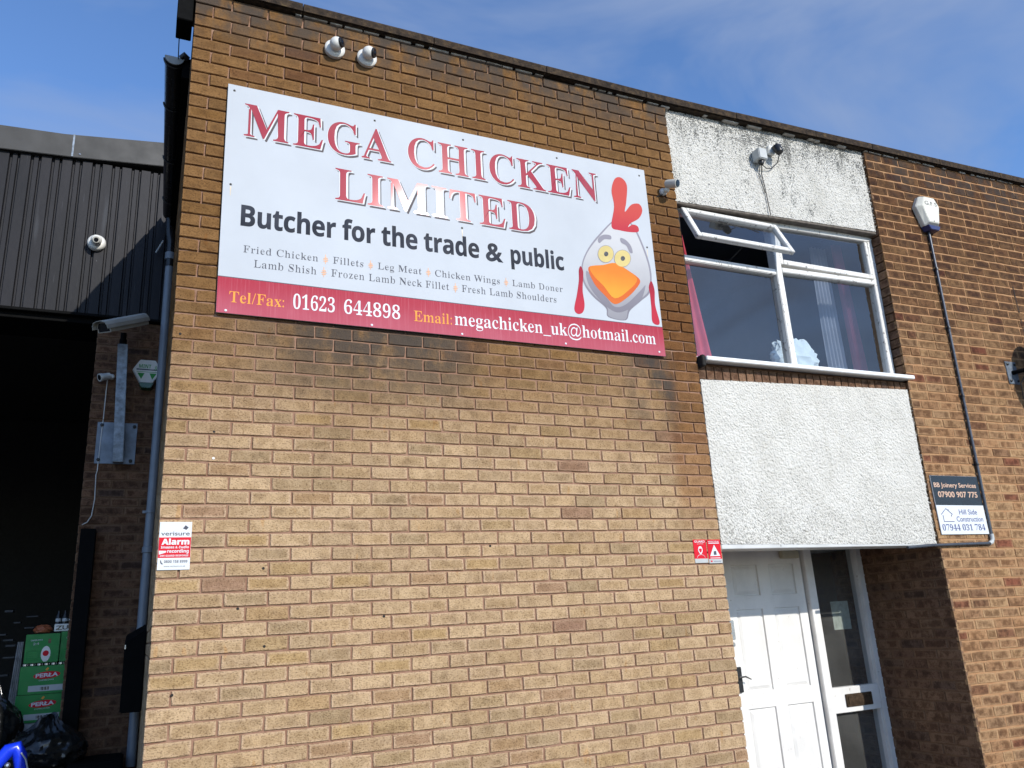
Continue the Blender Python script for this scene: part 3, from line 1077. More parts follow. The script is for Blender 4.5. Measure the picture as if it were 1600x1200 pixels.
# brick-on-edge course under the sill
sold = MB().box(XM + 0.012, 5.79, 0.045, 0.10, 3.245, 3.395).build('soldier_course', M['mortar_pier'], bld)
specs = []
x = XM + 0.022
while x < 5.76:
    zoff = 0.02 * (x - XM) / 2.2
    specs.append((x, 3.262 + zoff, 0.065, 0.103, 0.0))
    x += 0.0755
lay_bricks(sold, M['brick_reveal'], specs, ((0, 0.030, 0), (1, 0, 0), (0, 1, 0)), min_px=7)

# room behind the window
rm = MB()
rm.quad((3.25, 3.6, 3.0), (6.1, 3.6, 3.0), (6.1, 3.6, 5.2), (3.25, 3.6, 5.2))
rm.quad((3.25, 0.24, 3.0), (3.25, 3.6, 3.0), (3.25, 3.6, 5.2), (3.25, 0.24, 5.2))
rm.quad((6.1, 0.24, 3.0), (6.1, 3.6, 3.0), (6.1, 3.6, 5.2), (6.1, 0.24, 5.2))
rm.quad((3.25, 0.2, 5.2), (6.1, 0.2, 5.2), (6.1, 3.6, 5.2), (3.25, 3.6, 5.2))
rm.quad((3.25, 0.2, 3.0), (6.1, 0.2, 3.0), (6.1, 3.6, 3.0), (3.25, 3.6, 3.0))
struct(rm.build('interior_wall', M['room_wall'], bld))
MB().box(XM, 5.83, 0.18, 0.42, 3.40, 3.462).build('inner_sill', M['sill'], bld)


def curtain(name, xs_top, xs_bot, z0, z1, Y, mat, folds, amp):
    n = 60
    mb = MB()
    vs = []
    rows = 10
    for b in range(rows + 1):
        t = b / rows
        for a in range(n + 1):
            s = a / n
            x = (xs_top[0] * (1 - s) + xs_top[1] * s) * (1 - t) + (xs_bot[0] * (1 - s) + xs_bot[1] * s) * t
            y = Y + amp * math.sin(s * folds * 2 * math.pi + 0.6 * math.sin(3 * t)) * (0.5 + 0.5 * t)
            vs.append((x, y, z1 * (1 - t) + z0 * t))
    fs = [(b * (n + 1) + a, b * (n + 1) + a + 1, (b + 1) * (n + 1) + a + 1, (b + 1) * (n + 1) + a) for b in range(rows) for a in range(n)]
    mb.add(vs, fs)
    return mb.build(name, mat, None, smooth=True)


tag(curtain('curtain', (3.655, 3.765), (3.67, 3.94), 3.47, 4.78, 0.24, M['red_curtain'], 3.0, 0.014),
    'bright red curtain pulled to the left side of the upstairs window', 'curtain')
tag(curtain('curtain', (5.60, 5.70), (5.62, 5.74), 3.47, 4.82, 0.36, M['stripe_curtain'], 6, 0.03),
    'faded pink curtain gathered in folds at the right of the upstairs window', 'curtain')
tag(curtain('net_curtain', (5.42, 5.62), (5.40, 5.62), 3.47, 4.82, 0.46, M['net_curtain'], 5, 0.02),
    'pale net curtain hanging behind the pink curtain at the right of the window', 'curtain')


def lump(name, c, rx, ry, rz, mat, seed, folds=0.18, n=40, m=24, flat=True, freq=(5, 7, 9)):
    r = random.Random(seed)
    ph = [r.uniform(0, 6.28) for _ in range(9)]
    vs, fs = [], []
    for i in range(m + 1):
        th = math.pi * i / m
        for k_ in range(n):
            a = 2 * math.pi * k_ / n
            d = Vector((math.sin(th) * math.cos(a), math.sin(th) * math.sin(a), math.cos(th)))
            w = abs(math.sin(freq[0] * d.x + 3 * d.z + ph[0]) * math.cos(freq[1] * d.z + 2 * d.y + ph[1]))
            w2 = abs(math.sin(freq[2] * d.y + 7 * d.x * d.z + ph[2] + 2 * w))
            w3 = abs(math.sin((freq[2] + 9) * d.x + 11 * d.z + ph[3] + 3 * w2))
            s = 1 - folds * (0.5 * w + 0.32 * w2 + 0.18 * w3)
            z = d.z * rz * s
            if flat and z < -rz * 0.45:
                z = -rz * 0.45 + (z + rz * 0.45) * 0.15
            vs.append((c[0] + d.x * rx * s, c[1] + d.y * ry * s, c[2] + z))
    for i in range(m):
        for k_ in range(n):
            k2 = (k_ + 1) % n
            fs.append((i * n + k_, i * n + k2, (i + 1) * n + k2, (i + 1) * n + k_))
    return MB().add(vs, fs).build(name, mat, None, smooth=True)


tag(lump('cloth_bundle', (4.84, 0.29, 3.60), 0.28, 0.10, 0.225, M['cloth_white'], 3, 0.32),
    'crumpled white cloth bundle resting inside on the upstairs window sill', 'cloth')


def sack(c, rx, ry, rz, seed, n=110, m=64):
    from mathutils import noise
    off = Vector((seed * 3.1, seed * 1.7, 0))
    vs, fs = [], []
    for i in range(m + 1):
        th = math.pi * i / m
        for k_ in range(n):
            a = 2 * math.pi * k_ / n
            d = Vector((math.sin(th) * math.cos(a), math.sin(th) * math.sin(a), math.cos(th)))
            q_ = d + off
            w = 1 - abs(noise.noise(q_ * 1.9)) * 1.6
            w2 = 1 - abs(noise.noise(q_ * 4.2 + Vector((5, 5, 5)))) * 2.0
            w3 = 1 - abs(noise.noise(q_ * 10.0)) * 2.0
            gather = math.exp(-((d.z - 1) / 0.35) ** 2)
            s_ = 0.86 + 0.10 * w + 0.05 * w2 + 0.018 * w3 + 0.05 * gather * math.sin(a * 17 + 3 * w)
            rad = 1 - 0.35 * gather
            z_ = d.z * rz * s_ + 0.35 * rz * gather * max(0.0, d.z) ** 8
            if z_ < -rz * 0.5:
                z_ = -rz * 0.5 + (z_ + rz * 0.5) * 0.1
            vs.append((c[0] + d.x * rx * s_ * rad, c[1] + d.y * ry * s_ * rad, c[2] + z_))
    for i in range(m):
        for k_ in range(n):
            k2 = (k_ + 1) % n
            fs.append((i * n + k_, i * n + k2, (i + 1) * n + k2, (i + 1) * n + k_))
    return MB().add(vs, fs).build('refuse_sack', M['bag_plastic'], None, smooth=True)


# ------------------------------------------------------------------ front door and sidelight
DY = 0.84
fr = MB()
fr.box(5.100, 5.186, DY - 0.03, DY + 0.09, 0.12, 2.07)
fr.box(5.712, xr(0) + 0.01, DY - 0.03, DY + 0.09, 0.12, 2.07)
fr.box(4.06, xr(0) + 0.01, DY - 0.03, DY + 0.09, 2.072, 2.16)
fr.box(4.06, 4.145, DY - 0.03, DY + 0.09, 0.12, 2.07)
door_frame = fr.build('door_frame', M['door_paint'], bld, bevel=0.004)
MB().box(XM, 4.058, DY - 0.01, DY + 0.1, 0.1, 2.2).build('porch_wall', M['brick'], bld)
dp = MB()
DX0, DX1 = 4.150, 5.090
cols = ((4.340, 4.612), (4.730, 5.003))
rows_ = ((1.708, 1.957), (0.977, 1.603), (0.20, 0.853))
# leaf built as stiles and rails with sunk panels, so the mouldings catch the light
YF, YB = DY + 0.012, DY + 0.052
xs = [DX0, cols[0][0], cols[0][1], cols[1][0], cols[1][1], DX1]
zs = [0.125, rows_[2][0], rows_[2][1], rows_[1][0], rows_[1][1], rows_[0][0], rows_[0][1], 2.066]
for a in range(5):
    for b in range(7):
        if a in (1, 3) and b in (1, 3, 5):
            continue
        dp.quad((xs[a], YF, zs[b]), (xs[a + 1], YF, zs[b]), (xs[a + 1], YF, zs[b + 1]), (xs[a], YF, zs[b + 1]))
dp.quad((DX1, YF, zs[0]), (DX1, YB, zs[0]), (DX1, YB, zs[-1]), (DX1, YF, zs[-1]))
dp.quad((DX0, YF, zs[0]), (DX0, YB, zs[0]), (DX0, YB, zs[-1]), (DX0, YF, zs[-1]))
dp.quad((DX0, YB, zs[0]), (DX1, YB, zs[0]), (DX1, YB, zs[-1]), (DX0, YB, zs[-1]))
door = dp.build('door', M['door_paint'], bld)
for (ca, cb) in cols:
    for (ra, rb) in rows_:
        pb = MB()
        prof = [(0.0, 0.0), (0.004, 0.014), (0.014, 0.014), (0.020, 0.010), (0.040, 0.003), (0.044, 0.003)]
        rings = []
        for inset, dep in prof:
            rings.append([(ca + inset, YF + dep, ra + inset), (cb - inset, YF + dep, ra + inset), (cb - inset, YF + dep, rb - inset), (ca + inset, YF + dep, rb - inset)])
        vs = [v for r2 in rings for v in r2]
        fs = []
        for i in range(len(rings) - 1):
            for q in range(4):
                fs.append((i * 4 + q, i * 4 + (q + 1) % 4, (i + 1) * 4 + (q + 1) % 4, (i + 1) * 4 + q))
        fs.append(tuple((len(rings) - 1) * 4 + q for q in range(4)))
        pb.add(vs, fs)
        pb.build('door_panel', M['door_paint'], door)
# dark rebate gap between leaf and post
MB().box(5.091, 5.099, DY + 0.03, DY + 0.05, 0.12, 2.07).build('rebate', M['black_gap'], door_frame)
# door closer
MB().box(4.86, 5.05, DY - 0.035, DY + 0.008, 2.000, 2.062).build('door_closer', M['beige'], door, bevel=0.006)
# keypad lock and handle by the hidden edge
kp = MB()
p1 = at(1147, 969, 0.76)
p2 = at(1151, 1000, 0.76)
kp.box(p1.x - 0.05, p1.x + 0.022, 0.79, DY + 0.014, p2.z, p1.z)
kpo = kp.build('keypad', M['steel'], door, bevel=0.005)
MB().lathe([(0.012, 0), (0.02, 0.01), (0.02, 0.03), (0.012, 0.04)], (p1.x + 0.012, DY + 0.01, p2.z - 0.035), (0, -1, 0), 14).build('lock_knob', M['steel'], door, smooth=True)
h1 = at(1156, 1042, DY)
h2 = at(1160, 1082, DY)
MB().box(h1.x - 0.045, h1.x + 0.006, DY - 0.008, DY + 0.010, h2.z, h1.z).build('handle_plate', M['black_plastic'], door, bevel=0.003)
hp = at(1158, 1058, DY - 0.03)
MB().tube([(hp.x - 0.02, DY + 0.0, hp.z), (hp.x - 0.02, DY - 0.045, hp.z), (hp.x + 0.03, DY - 0.05, hp.z + 0.002), (hp.x + 0.085, DY - 0.045, hp.z - 0.022)],
          [0.008, 0.007, 0.006, 0.004], 8).build('handle', M['black_plastic'], door, smooth=True)
# sidelight
sl = MB()
sl.box(5.187, 5.711, DY - 0.022, DY + 0.05, 0.745, 0.940)
sl.box(5.187, 5.711, DY - 0.022, DY + 0.05, 0.12, 0.20)
sl.box(5.187, 5.196, DY - 0.010, DY + 0.05, 0.20, 0.745)
sl.box(5.187, 5.196, DY - 0.010, DY + 0.05, 0.94, 2.07)
sl.box(5.700, 5.711, DY - 0.010, DY + 0.05, 0.20, 0.745)
sl.box(5.700, 5.711, DY - 0.010, DY + 0.05, 0.94, 2.07)
side = sl.build('sidelight', M['door_paint'], bld, bevel=0.003)
for (za, zb) in ((0.2, 0.745), (0.94, 2.07)):
    MB().quad((5.195, DY + 0.03, za), (5.702, DY + 0.03, za), (5.702, DY + 0.03, zb), (5.195, DY + 0.03, zb)).build('pane', M['door_glass'], side)
lb = MB()
lb.box(5.315, 5.610, DY - 0.034, DY - 0.0215, 0.785, 0.885)
lbo = lb.build('letterbox', M['brass'], side, bevel=0.004)
MB().box(5.335, 5.590, DY - 0.040, DY - 0.0345, 0.805, 0.866).build('letterbox_flap', M['brass'], side, bevel=0.004)
n1, n2 = at(1299, 941, DY + 0.02), at(1326, 979, DY + 0.02)
tag(MB().box(n1.x, n1.x + 0.20, DY + 0.034, DY + 0.0365, n2.z - 0.02, n1.z + 0.005).build('paper_notice', M['paper']),
    'faded greenish paper notice taped inside the tall glass beside the door', 'notice')
# lobby behind
lo = MB()
lo.quad((4.0, 3.4, 0), (6.4, 3.4, 0), (6.4, 3.4, 2.6), (4.0, 3.4, 2.6))
lo.quad((6.4, 0.95, 0), (6.4, 3.4, 0), (6.4, 3.4, 2.6), (6.4, 0.95, 2.6))
lo.quad((4.0, 0.95, 0), (4.0, 3.4, 0), (4.0, 3.4, 2.6), (4.0, 0.95, 2.6))
lo.quad((4.0, 0.93, 2.4), (6.4, 0.93, 2.4), (6.4, 3.4, 2.4), (4.0, 3.4, 2.4))
struct(lo.build('interior_wall', M['lobby_wall'], bld))

# ------------------------------------------------------------------ warehouse on the left
WD = 3.0
wh = thing('warehouse', 'dark profiled metal warehouse front with open loading doorway and a shaded brick pier', 'warehouse', (0, 0, 0))
ZC0, ZC1 = 4.44, 5.95


def cladding_sheet(x0, n):
    pitch = 0.166
    prof = []
    for i in range(n):
        a = x0 + i * pitch
        prof += [(a, 0.0), (a + 0.078, 0.0), (a + 0.084, 0.034), (a + 0.099, 0.034), (a + 0.105, 0.010), (a + 0.140, 0.010), (a + 0.146, 0.034), (a + 0.160, 0.034)]
    prof.append((x0 + n * pitch, 0.0))
    mb = MB()
    m = len(prof)
    z0 = [ZC0 + 0.0 * q[0] for q in prof]
    vs = [(px, WD - 0.035 + d, ZC0) for px, d in prof] + [(px, WD - 0.035 + d, ZC1) for px, d in prof]
    vs += [(px, WD - 0.034 + d, ZC0) for px, d in prof] + [(px, WD - 0.034 + d, ZC1) for px, d in prof]
    fs = [(i, i + 1, i + 1 + m, i + m) for i in range(m - 1)] + [(i + 2 * m, i + 3 * m, i + 1 + 3 * m, i + 1 + 2 * m) for i in range(m - 1)]
    fs += [(i, i + 2 * m, i + 1 + 2 * m, i + 1) for i in range(m - 1)]
    mb.add(vs, fs)
    return mb.build('cladding_sheet', M['cladding'], wh)


for i in range(8):
    cladding_sheet(-0.002 - (i + 1) * 0.996, 6)
fl = MB()
fl.prism([(-8, 5.91), (-0.02, 6.03), (-0.02, 6.30), (-8, 5.42 + 0.0)][:0] or [(-8.0, 5.60), (-0.9, 5.952), (-0.02, 6.02), (-0.02, 6.285), (-1.0, 6.18), (-8.0, 5.60 + 0.32)], WD - 0.075, WD + 0.06)
fascia = fl.build('fascia', M['flashing'], wh, bevel=0.004)
MB().prism([(-0.93, 5.955), (-0.915, 5.957), (-0.915, 6.19), (-0.93, 6.188)], WD - 0.079, WD - 0.0755).build('fascia_joint', M['galv'], fascia)
MB().lathe([(0.009, 0), (0.009, 0.004), (0.004, 0.007)], (-0.862, WD - 0.0755, 5.99), (0, -1, 0), 10).build('rivet', M['steel'], fascia)
MB().box(-8, -0.001, WD + 0.02, WD + 0.034, 5.60, 6.06).build('backing_panel', M['dark_metal'], wh)
# bottom trim, doorway head, brick pier, door guide
MB().box(-8, -0.01, WD - 0.05, WD + 0.03, 4.412, 4.438).build('drip_trim', M['dark_metal'], wh, bevel=0.003)
MB().box(-8, -0.62, WD + 0.01, WD + 0.5, 4.36, 4.411).build('lintel', M['dark_metal'], wh, bevel=0.003)
PX0 = -0.575
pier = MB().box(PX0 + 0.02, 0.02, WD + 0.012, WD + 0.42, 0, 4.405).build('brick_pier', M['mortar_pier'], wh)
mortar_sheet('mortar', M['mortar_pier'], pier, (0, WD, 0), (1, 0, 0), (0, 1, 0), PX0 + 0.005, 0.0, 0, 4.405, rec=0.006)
specs = []
z = 0.02
r_ = 0
while z < 4.36:
    u0 = PX0 + 0.105 * max(0, (2.9 - z)) / 2.3 * 0.0
    for (u, L) in run(PX0, -0.004, r_ % 2 == 1):
        specs.append((u, z, L, 0.065, 0.0))
    z += 0.0755
    r_ += 1
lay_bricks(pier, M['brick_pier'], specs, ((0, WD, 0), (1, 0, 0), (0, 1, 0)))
specs = []
z = 0.02
r_ = 0
while z < 4.36:
    for (u, L) in run(0.12 if r_ % 2 else 0.01, 0.4, False):
        specs.append((u, z, L, 0.065, 0.0))
    z += 0.0755
    r_ += 1
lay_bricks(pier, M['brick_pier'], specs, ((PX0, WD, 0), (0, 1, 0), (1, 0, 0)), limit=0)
g0, g1 = at(127, 824, WD - 0.16), at(100, 1150, WD - 0.16)
MB().box(-0.545, -0.435, WD - 0.16, WD - 0.003, 0.6, 2.53).build('door_guide', M['dark_metal'], wh, bevel=0.004)
# unlit inside
ins = MB()
ins.quad((-9, 13, 0), (0, 13, 0), (0, 13, 6), (-9, 13, 6))
ins.quad((-9, 3.05, 5.9), (0, 3.05, 5.9), (0, 13, 5.9), (-9, 13, 5.9))
ins.quad((-0.2, 3.4, 0), (-0.2, 13, 0), (-0.2, 13, 6), (-0.2, 3.4, 6))
ins.quad((-9, 3.02, 0), (-9, 13, 0), (-9, 13, 6), (-9, 3.02, 6))
ins.quad((-9, 3.06, 4.412), (-0.0, 3.06, 4.412), (-0.0, 3.06, 6.0), (-9, 3.06, 6.0))
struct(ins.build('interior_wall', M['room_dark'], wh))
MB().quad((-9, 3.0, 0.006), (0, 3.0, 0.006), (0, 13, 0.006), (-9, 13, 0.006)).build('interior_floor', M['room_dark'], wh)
MB().box(-0.03, 0.3, WD + 0.04, WD + 0.1, 4.4, 6.28).build('end_wall', M['dark_metal'], wh)
MB().box(-9.4, 0.0, 3.2, 13.2, 5.93, 6.0).build('roof', M['roof_felt'], wh)

# ------------------------------------------------------------------ gutter and downpipe
gt = thing('gutter', 'black half round gutter with pale end cap along the brick flank', 'gutter', (-0.1, 0.6, 5.43))
gb = MB()
GX, GZ, GR = -0.103, 5.505, 0.064
vs = []
NA = 14
for (y, xo) in ((0.6, 0.0), (1.6, 0.02), (2.92, 0.045)):
    for rad in (GR, GR - 0.004):
        for i in range(NA + 1):
            a = math.pi * i / NA
            vs.append((GX + xo - rad * math.cos(a), y, GZ - rad * math.sin(a)))
q = NA + 1
fs = []
for s_ in range(2):
    b = s_ * 2 * q
    for i in range(NA):
        fs.append((b + i, b + i + 1, b + i + 1 + 2 * q, b + i + 2 * q))
        fs.append((b + q + i, b + q + i + 2 * q, b + q + i + 1 + 2 * q, b + q + i + 1))
    for i in (0, NA):
        fs.append((b + i, b + i + 2 * q, b + i + 3 * q, b + i + q))
gb.add(vs, fs)
gb.build('trough', M['gutter'], gt, smooth=True)
MB().prism([(GX - (GR - 0.001) * math.cos(math.pi * i / 16), GZ - (GR - 0.001) * math.sin(math.pi * i / 16)) for i in range(17)], 0.592, 0.602).build('end_cap', M['gutter_end'], gt)
rg = MB()
for y in (0.63, 1.15, 1.9, 2.6):
    rg.tube([(GX + (y - .6) * .02 - (GR + 0.004) * math.cos(math.pi * i / 12), y, GZ - (GR + 0.004) * math.sin(math.pi * i / 12)) for i in range(13)], 0.007, 6)
rg.build('bracket', M['gutter'], gt)
MB().box(-0.052, 0.04, 0.61, 2.95, 5.36, 5.525).build('fascia_board', M['dark_metal'], gt, bevel=0.003)
MB().tube([(-0.020, 0.60, 5.51), (-0.045, 0.58, 5.525), (-0.06, 0.60, 5.51)], 0.022, 10).build('end_bracket', M['gutter'], gt, smooth=True)
tag(MB().tube([(-0.083, 0.18, 5.37), (-0.082, 0.40, 5.44), (-0.080, 0.62, 5.50)], 0.0035, 6).build('wire', M['cable']),
    'thin dark wire hanging between the parapet end and the gutter', 'wire')

dpipe = thing('downpipe', 'long grey plastic rainwater downpipe in the shaded corner beside the brick pier', 'downpipe', (-0.02, 2.9, 0))
PY = 2.90
ptop = at(268, 402, PY)
MB().tube([(-0.055, PY, 5.44), (-0.05, PY, 5.30), (ptop.x - 0.012, PY, 5.20), (ptop.x - 0.012, PY, 4.95)], 0.040, 18).build('swan_neck', M['gutter'], dpipe, smooth=True)
MB().tube([(ptop.x - 0.012, PY, 5.06), (-0.034, PY, 3.0), (-0.046, PY, 0.7)], 0.036, 20).build('pipe', M['pipe'], dpipe, smooth=True)
for zc, hh in ((5.02, 0.07), (2.33, 0.05)):
    MB().lathe([(0.036, 0), (0.045, 0.004), (0.045, hh), (0.036, hh + 0.004)], ((ptop.x - 0.012) if zc > 4 else -0.037, PY, zc), (0, 0, 1), 20, False).build('collar', M['pipe'], dpipe, smooth=True)
cl = MB()
cp = at(234, 802, PY)
cl.lathe([(0.037, 0), (0.043, 0.001), (0.043, 0.022), (0.037, 0.023)], (-0.037, PY, cp.z), (0, 0, 1), 20, False)
cl.box(-0.10, -0.07, PY - 0.01, PY + 0.01, cp.z, cp.z + 0.022)
cl.build('pipe_clip', M['pipe'], dpipe)
tag(MB().tube([(-0.10, 2.88, 5.20), (-0.155, 2.90, 5.08)], 0.007, 6).build('pole', M['grey_plastic']),
    'short pale rod sticking out beside the top of the downpipe', 'rod')

# dark hood by the corner
dk = thing('wall_cabinet', 'black sloping topped metal cabinet fixed low beside the grey downpipe', 'cabinet', (-0.07, 2.4, 1.1))
q0 = at(196, 998, 2.45)
q1 = at(196, 1112, 2.45)
q2 = at(230, 984, 2.2)
MB().add([(q0.x, 2.3, q1.z), (-0.004, 2.3, q1.z), (-0.004, 2.3, q0.z + 0.055), (q0.x, 2.3, q0.z - 0.03),
          (q0.x, 2.75, q1.z), (-0.004, 2.75, q1.z), (-0.004, 2.75, q0.z + 0.11), (q0.x, 2.75, q0.z + 0.03)],
         [(0, 1, 2, 3), (4, 5, 6, 7), (0, 1, 5, 4), (1, 2, 6, 5), (2, 3, 7, 6), (3, 0, 4, 7)]).build('housing', M['dark_metal'], dk, bevel=0.008)
MB().box(q0.x + 0.001, q0.x + 0.009, 2.294, 2.299, q0.z - 0.075, q0.z - 0.045).build('latch', M['steel'], dk)

# ------------------------------------------------------------------ text tools


def serif(s):
    o = ''
    for c in s:
        if 'A' <= c <= 'Z':
            o += chr(0x1D400 + ord(c) - 65)
        elif 'a' <= c <= 'z':
            o += chr(0x1D41A + ord(c) - 97)
        elif '0' <= c <= '9':
            o += chr(0x1D7CE + ord(c) - 48)
        else:
            o += c
    return o


def sansb(s):
    o = ''
    for c in s:
        if 'A' <= c <= 'Z':
            o += chr(0x1D5D4 + ord(c) - 65)
        elif 'a' <= c <= 'z':
            o += chr(0x1D5EE + ord(c) - 97)
        elif '0' <= c <= '9':
            o += chr(0x1D7EC + ord(c) - 48)
        else:
            o += c
    return o


def raw_text(body, style, offset=0.0, thin=0.0, space=1.0):
    cu = bpy.data.curves.new('t', 'FONT')
    cu.body = serif(body) if style == 'serif' else sansb(body) if style == 'bold' else body
    cu.resolution_u = 4
    cu.offset = offset
    cu.space_character = space
    ob = bpy.data.objects.new('t', cu)
    coll.objects.link(ob)
    bpy.context.view_layer.update()
    me = bpy.data.meshes.new_from_object(ob)
    bpy.data.objects.remove(ob)
    bpy.data.curves.remove(cu)
    v = np.array([tuple(p.co) for p in me.vertices]) if len(me.vertices) else np.zeros((0, 3))
    f = [tuple(p.vertices) for p in me.polygons]
    bpy.data.meshes.remove(me)
    if thin and len(v):
        bm = bmesh.new()
        for p in v:
            bm.verts.new(p)
        bm.verts.ensure_lookup_table()
        for p in f:
            try:
                bm.faces.new([bm.verts[i] for i in p])
            except ValueError:
                pass
        bmesh.ops.remove_doubles(bm, verts=bm.verts, dist=1e-5)
        bmesh.ops.recalc_face_normals(bm, faces=bm.faces)
        bm.verts.index_update()
        E_, N_ = [], {}
        for e in bm.edges:
            if len(e.link_faces) != 1:
                continue
            a, b = e.verts
            d = b.co - a.co
            nrm = Vector((d.y, -d.x, 0))
            if nrm.length < 1e-9:
                continue
            nrm.normalize()
            if nrm.dot(e.link_faces[0].calc_center_median() - a.co) > 0:
                nrm = -nrm
            E_.append((a.co.x, a.co.y, b.co.x, b.co.y))
            for w_ in (a, b):
                N_.setdefault(w_.index, []).append(nrm * min(1.0, d.length / 0.03))
        E_ = np.array(E_)
        for k_, ns in N_.items():
            s_ = sum(ns, Vector())
            if s_.length < 1e-6 or abs(s_.x) < 0.15:
                continue
            s_ = s_ / max(1.0, s_.length)
            co = bm.verts[k_].co
            yy = co.y - s_.y * 0.004 + 1e-5
            lo_, hi_ = np.minimum(E_[:, 1], E_[:, 3]), np.maximum(E_[:, 1], E_[:, 3])
            m_ = (lo_ < yy) & (hi_ > yy)
            if not m_.any():
                continue
            q_ = E_[m_]
            xi = q_[:, 0] + (yy - q_[:, 1]) * (q_[:, 2] - q_[:, 0]) / (q_[:, 3] - q_[:, 1])
            dd = (co.x - xi) * (1 if s_.x > 0 else -1)
            dd = dd[dd > 0.004]
            if len(dd) == 0:
                continue
            room = max(0.0, (dd.min() - 0.045) * 0.5)
            N_[k_] = min(abs(s_.x) * thin, room) * (1 if s_.x > 0 else -1)
        for k_, dx_ in N_.items():
            if isinstance(dx_, float):
                bm.verts[k_].co.x -= dx_
        bm.verts.index_update()
        v = np.array([tuple(p.co) for p in bm.verts])
        f = [tuple(q_.index for q_ in p.verts) for p in bm.faces]
        bm.free()
    return v, f


CAP = {}
for st_, ch in (('serif', 'E'), ('bold', 'E'), ('plain', 'E')):
    v_, _ = raw_text(ch, st_)
    CAP[st_] = v_[:, 1].max()


def lettering(body, style, x0, x1, z0, z1, cap, y, mat, parent, offset=0.0, thin=0.0, space=1.0, dx=0.0, dz=0.0, name='lettering', x0ref=None):
    """a line of text from (x0, z0) to (x1, z1) on the baseline, facing -Y at depth y"""
    v, f = raw_text(body, style, offset, thin, space)
    vr = raw_text(body, style, 0.0, 0.0, space)[0] if (offset or thin) else v
    xa, xb = vr[:, 0].min(), vr[:, 0].max()
    sx = (x1 - x0) / (xb - xa)
    sz = cap / CAP[style]
    X = x0 + (v[:, 0] - xa) * sx
    Z = z0 + (z1 - z0) * (X - x0) / (x1 - x0) + v[:, 1] * sz
    mb = MB()
    mb.add([(a + dx, y, b + dz) for a, b in zip(X, Z)], f)
    return mb.build(name, mat, parent)


def ln(body, style, pl, pr, ptop, y, mat, parent, Y=0.0, **kw):
    """baseline from photo point pl to pr, cap height measured at ptop above pl"""
    a, b, c = at(*pl, Y), at(*pr, Y), at(*ptop, Y)
    return lettering(body, style, a.x, b.x, a.z, b.z, c.z - a.z, y, mat, parent, **kw)


# ------------------------------------------------------------------ the big shop board
SY = -0.022
board = thing('shop_sign', 'large white MEGA CHICKEN LIMITED butcher sign with red contact band and chicken head', 'sign', (1.75, 0, SZ0))
MB().box(SX0, SX1, SY, SY + 0.006, SZ0, SZ1).build('board', M['board'], board, bevel=0.001, segs=1)
MB().box(SX0 + 0.1, SX1 - 0.1, SY + 0.0065, 0.0, SZ0 + 0.08, SZ1 - 0.08).build('backing_frame', M['rotten_wood'], board)
bl_, br_ = at(340, 433.5, SY), at(1032, 510, SY)
bz = (bl_.z + br_.z) / 2
MB().box(SX0 + 0.0006, SX1 - 0.0006, SY - 0.0011, SY - 0.0003, SZ0 + 0.0008, bz).build('red_band', M['band'], board)
MB().box(SX0 + 0.0006, SX1 - 0.0006, SY - 0.0009, SY - 0.0003, bz + 0.0005, bz + 0.005).build('rule', M['ink_grey'], board)
Y1, Y2, Y3 = SY - 0.0006, SY - 0.0012, SY - 0.0020
for body, pl, pr, pt, fy in (('MEGA CHICKEN', (379, 214.5), (933, 317), (381, 164.5), 1), ('LIMITED', (521.5, 313.5), (836, 367), (522.5, 265), 1)):
    kw = dict(style='serif', pl=pl, pr=pr, ptop=pt, parent=board, space=1.04)
    ln(body, y=Y1, mat=M['letter_shadow'], thin=0.008, dx=0.017, dz=-0.017, name='lettering', **kw)
    ln(body, y=Y2, mat=M['board_white'], thin=-0.012, name='lettering', dx=0.004, dz=-0.005, **kw)
    ln(body, y=Y3, mat=M['foil_red'], thin=0.018, name='lettering', **kw)
ln('Butcher for the trade', 'bold', (375.5, 354.5), (747, 405.5), (376.6, 322.8), Y1, M['ink_dark'], board, offset=0.012, space=0.97)
ln('&', 'plain', (758.5, 408.5), (782.5, 411.5), (758.5, 381.5), Y1, M['ink_dark'], board, offset=0.024)
ln('public', 'bold', (797, 413), (879.5, 424.5), (797, 386), Y1, M['ink_dark'], board, offset=0.012, space=0.97)
SP = '    '


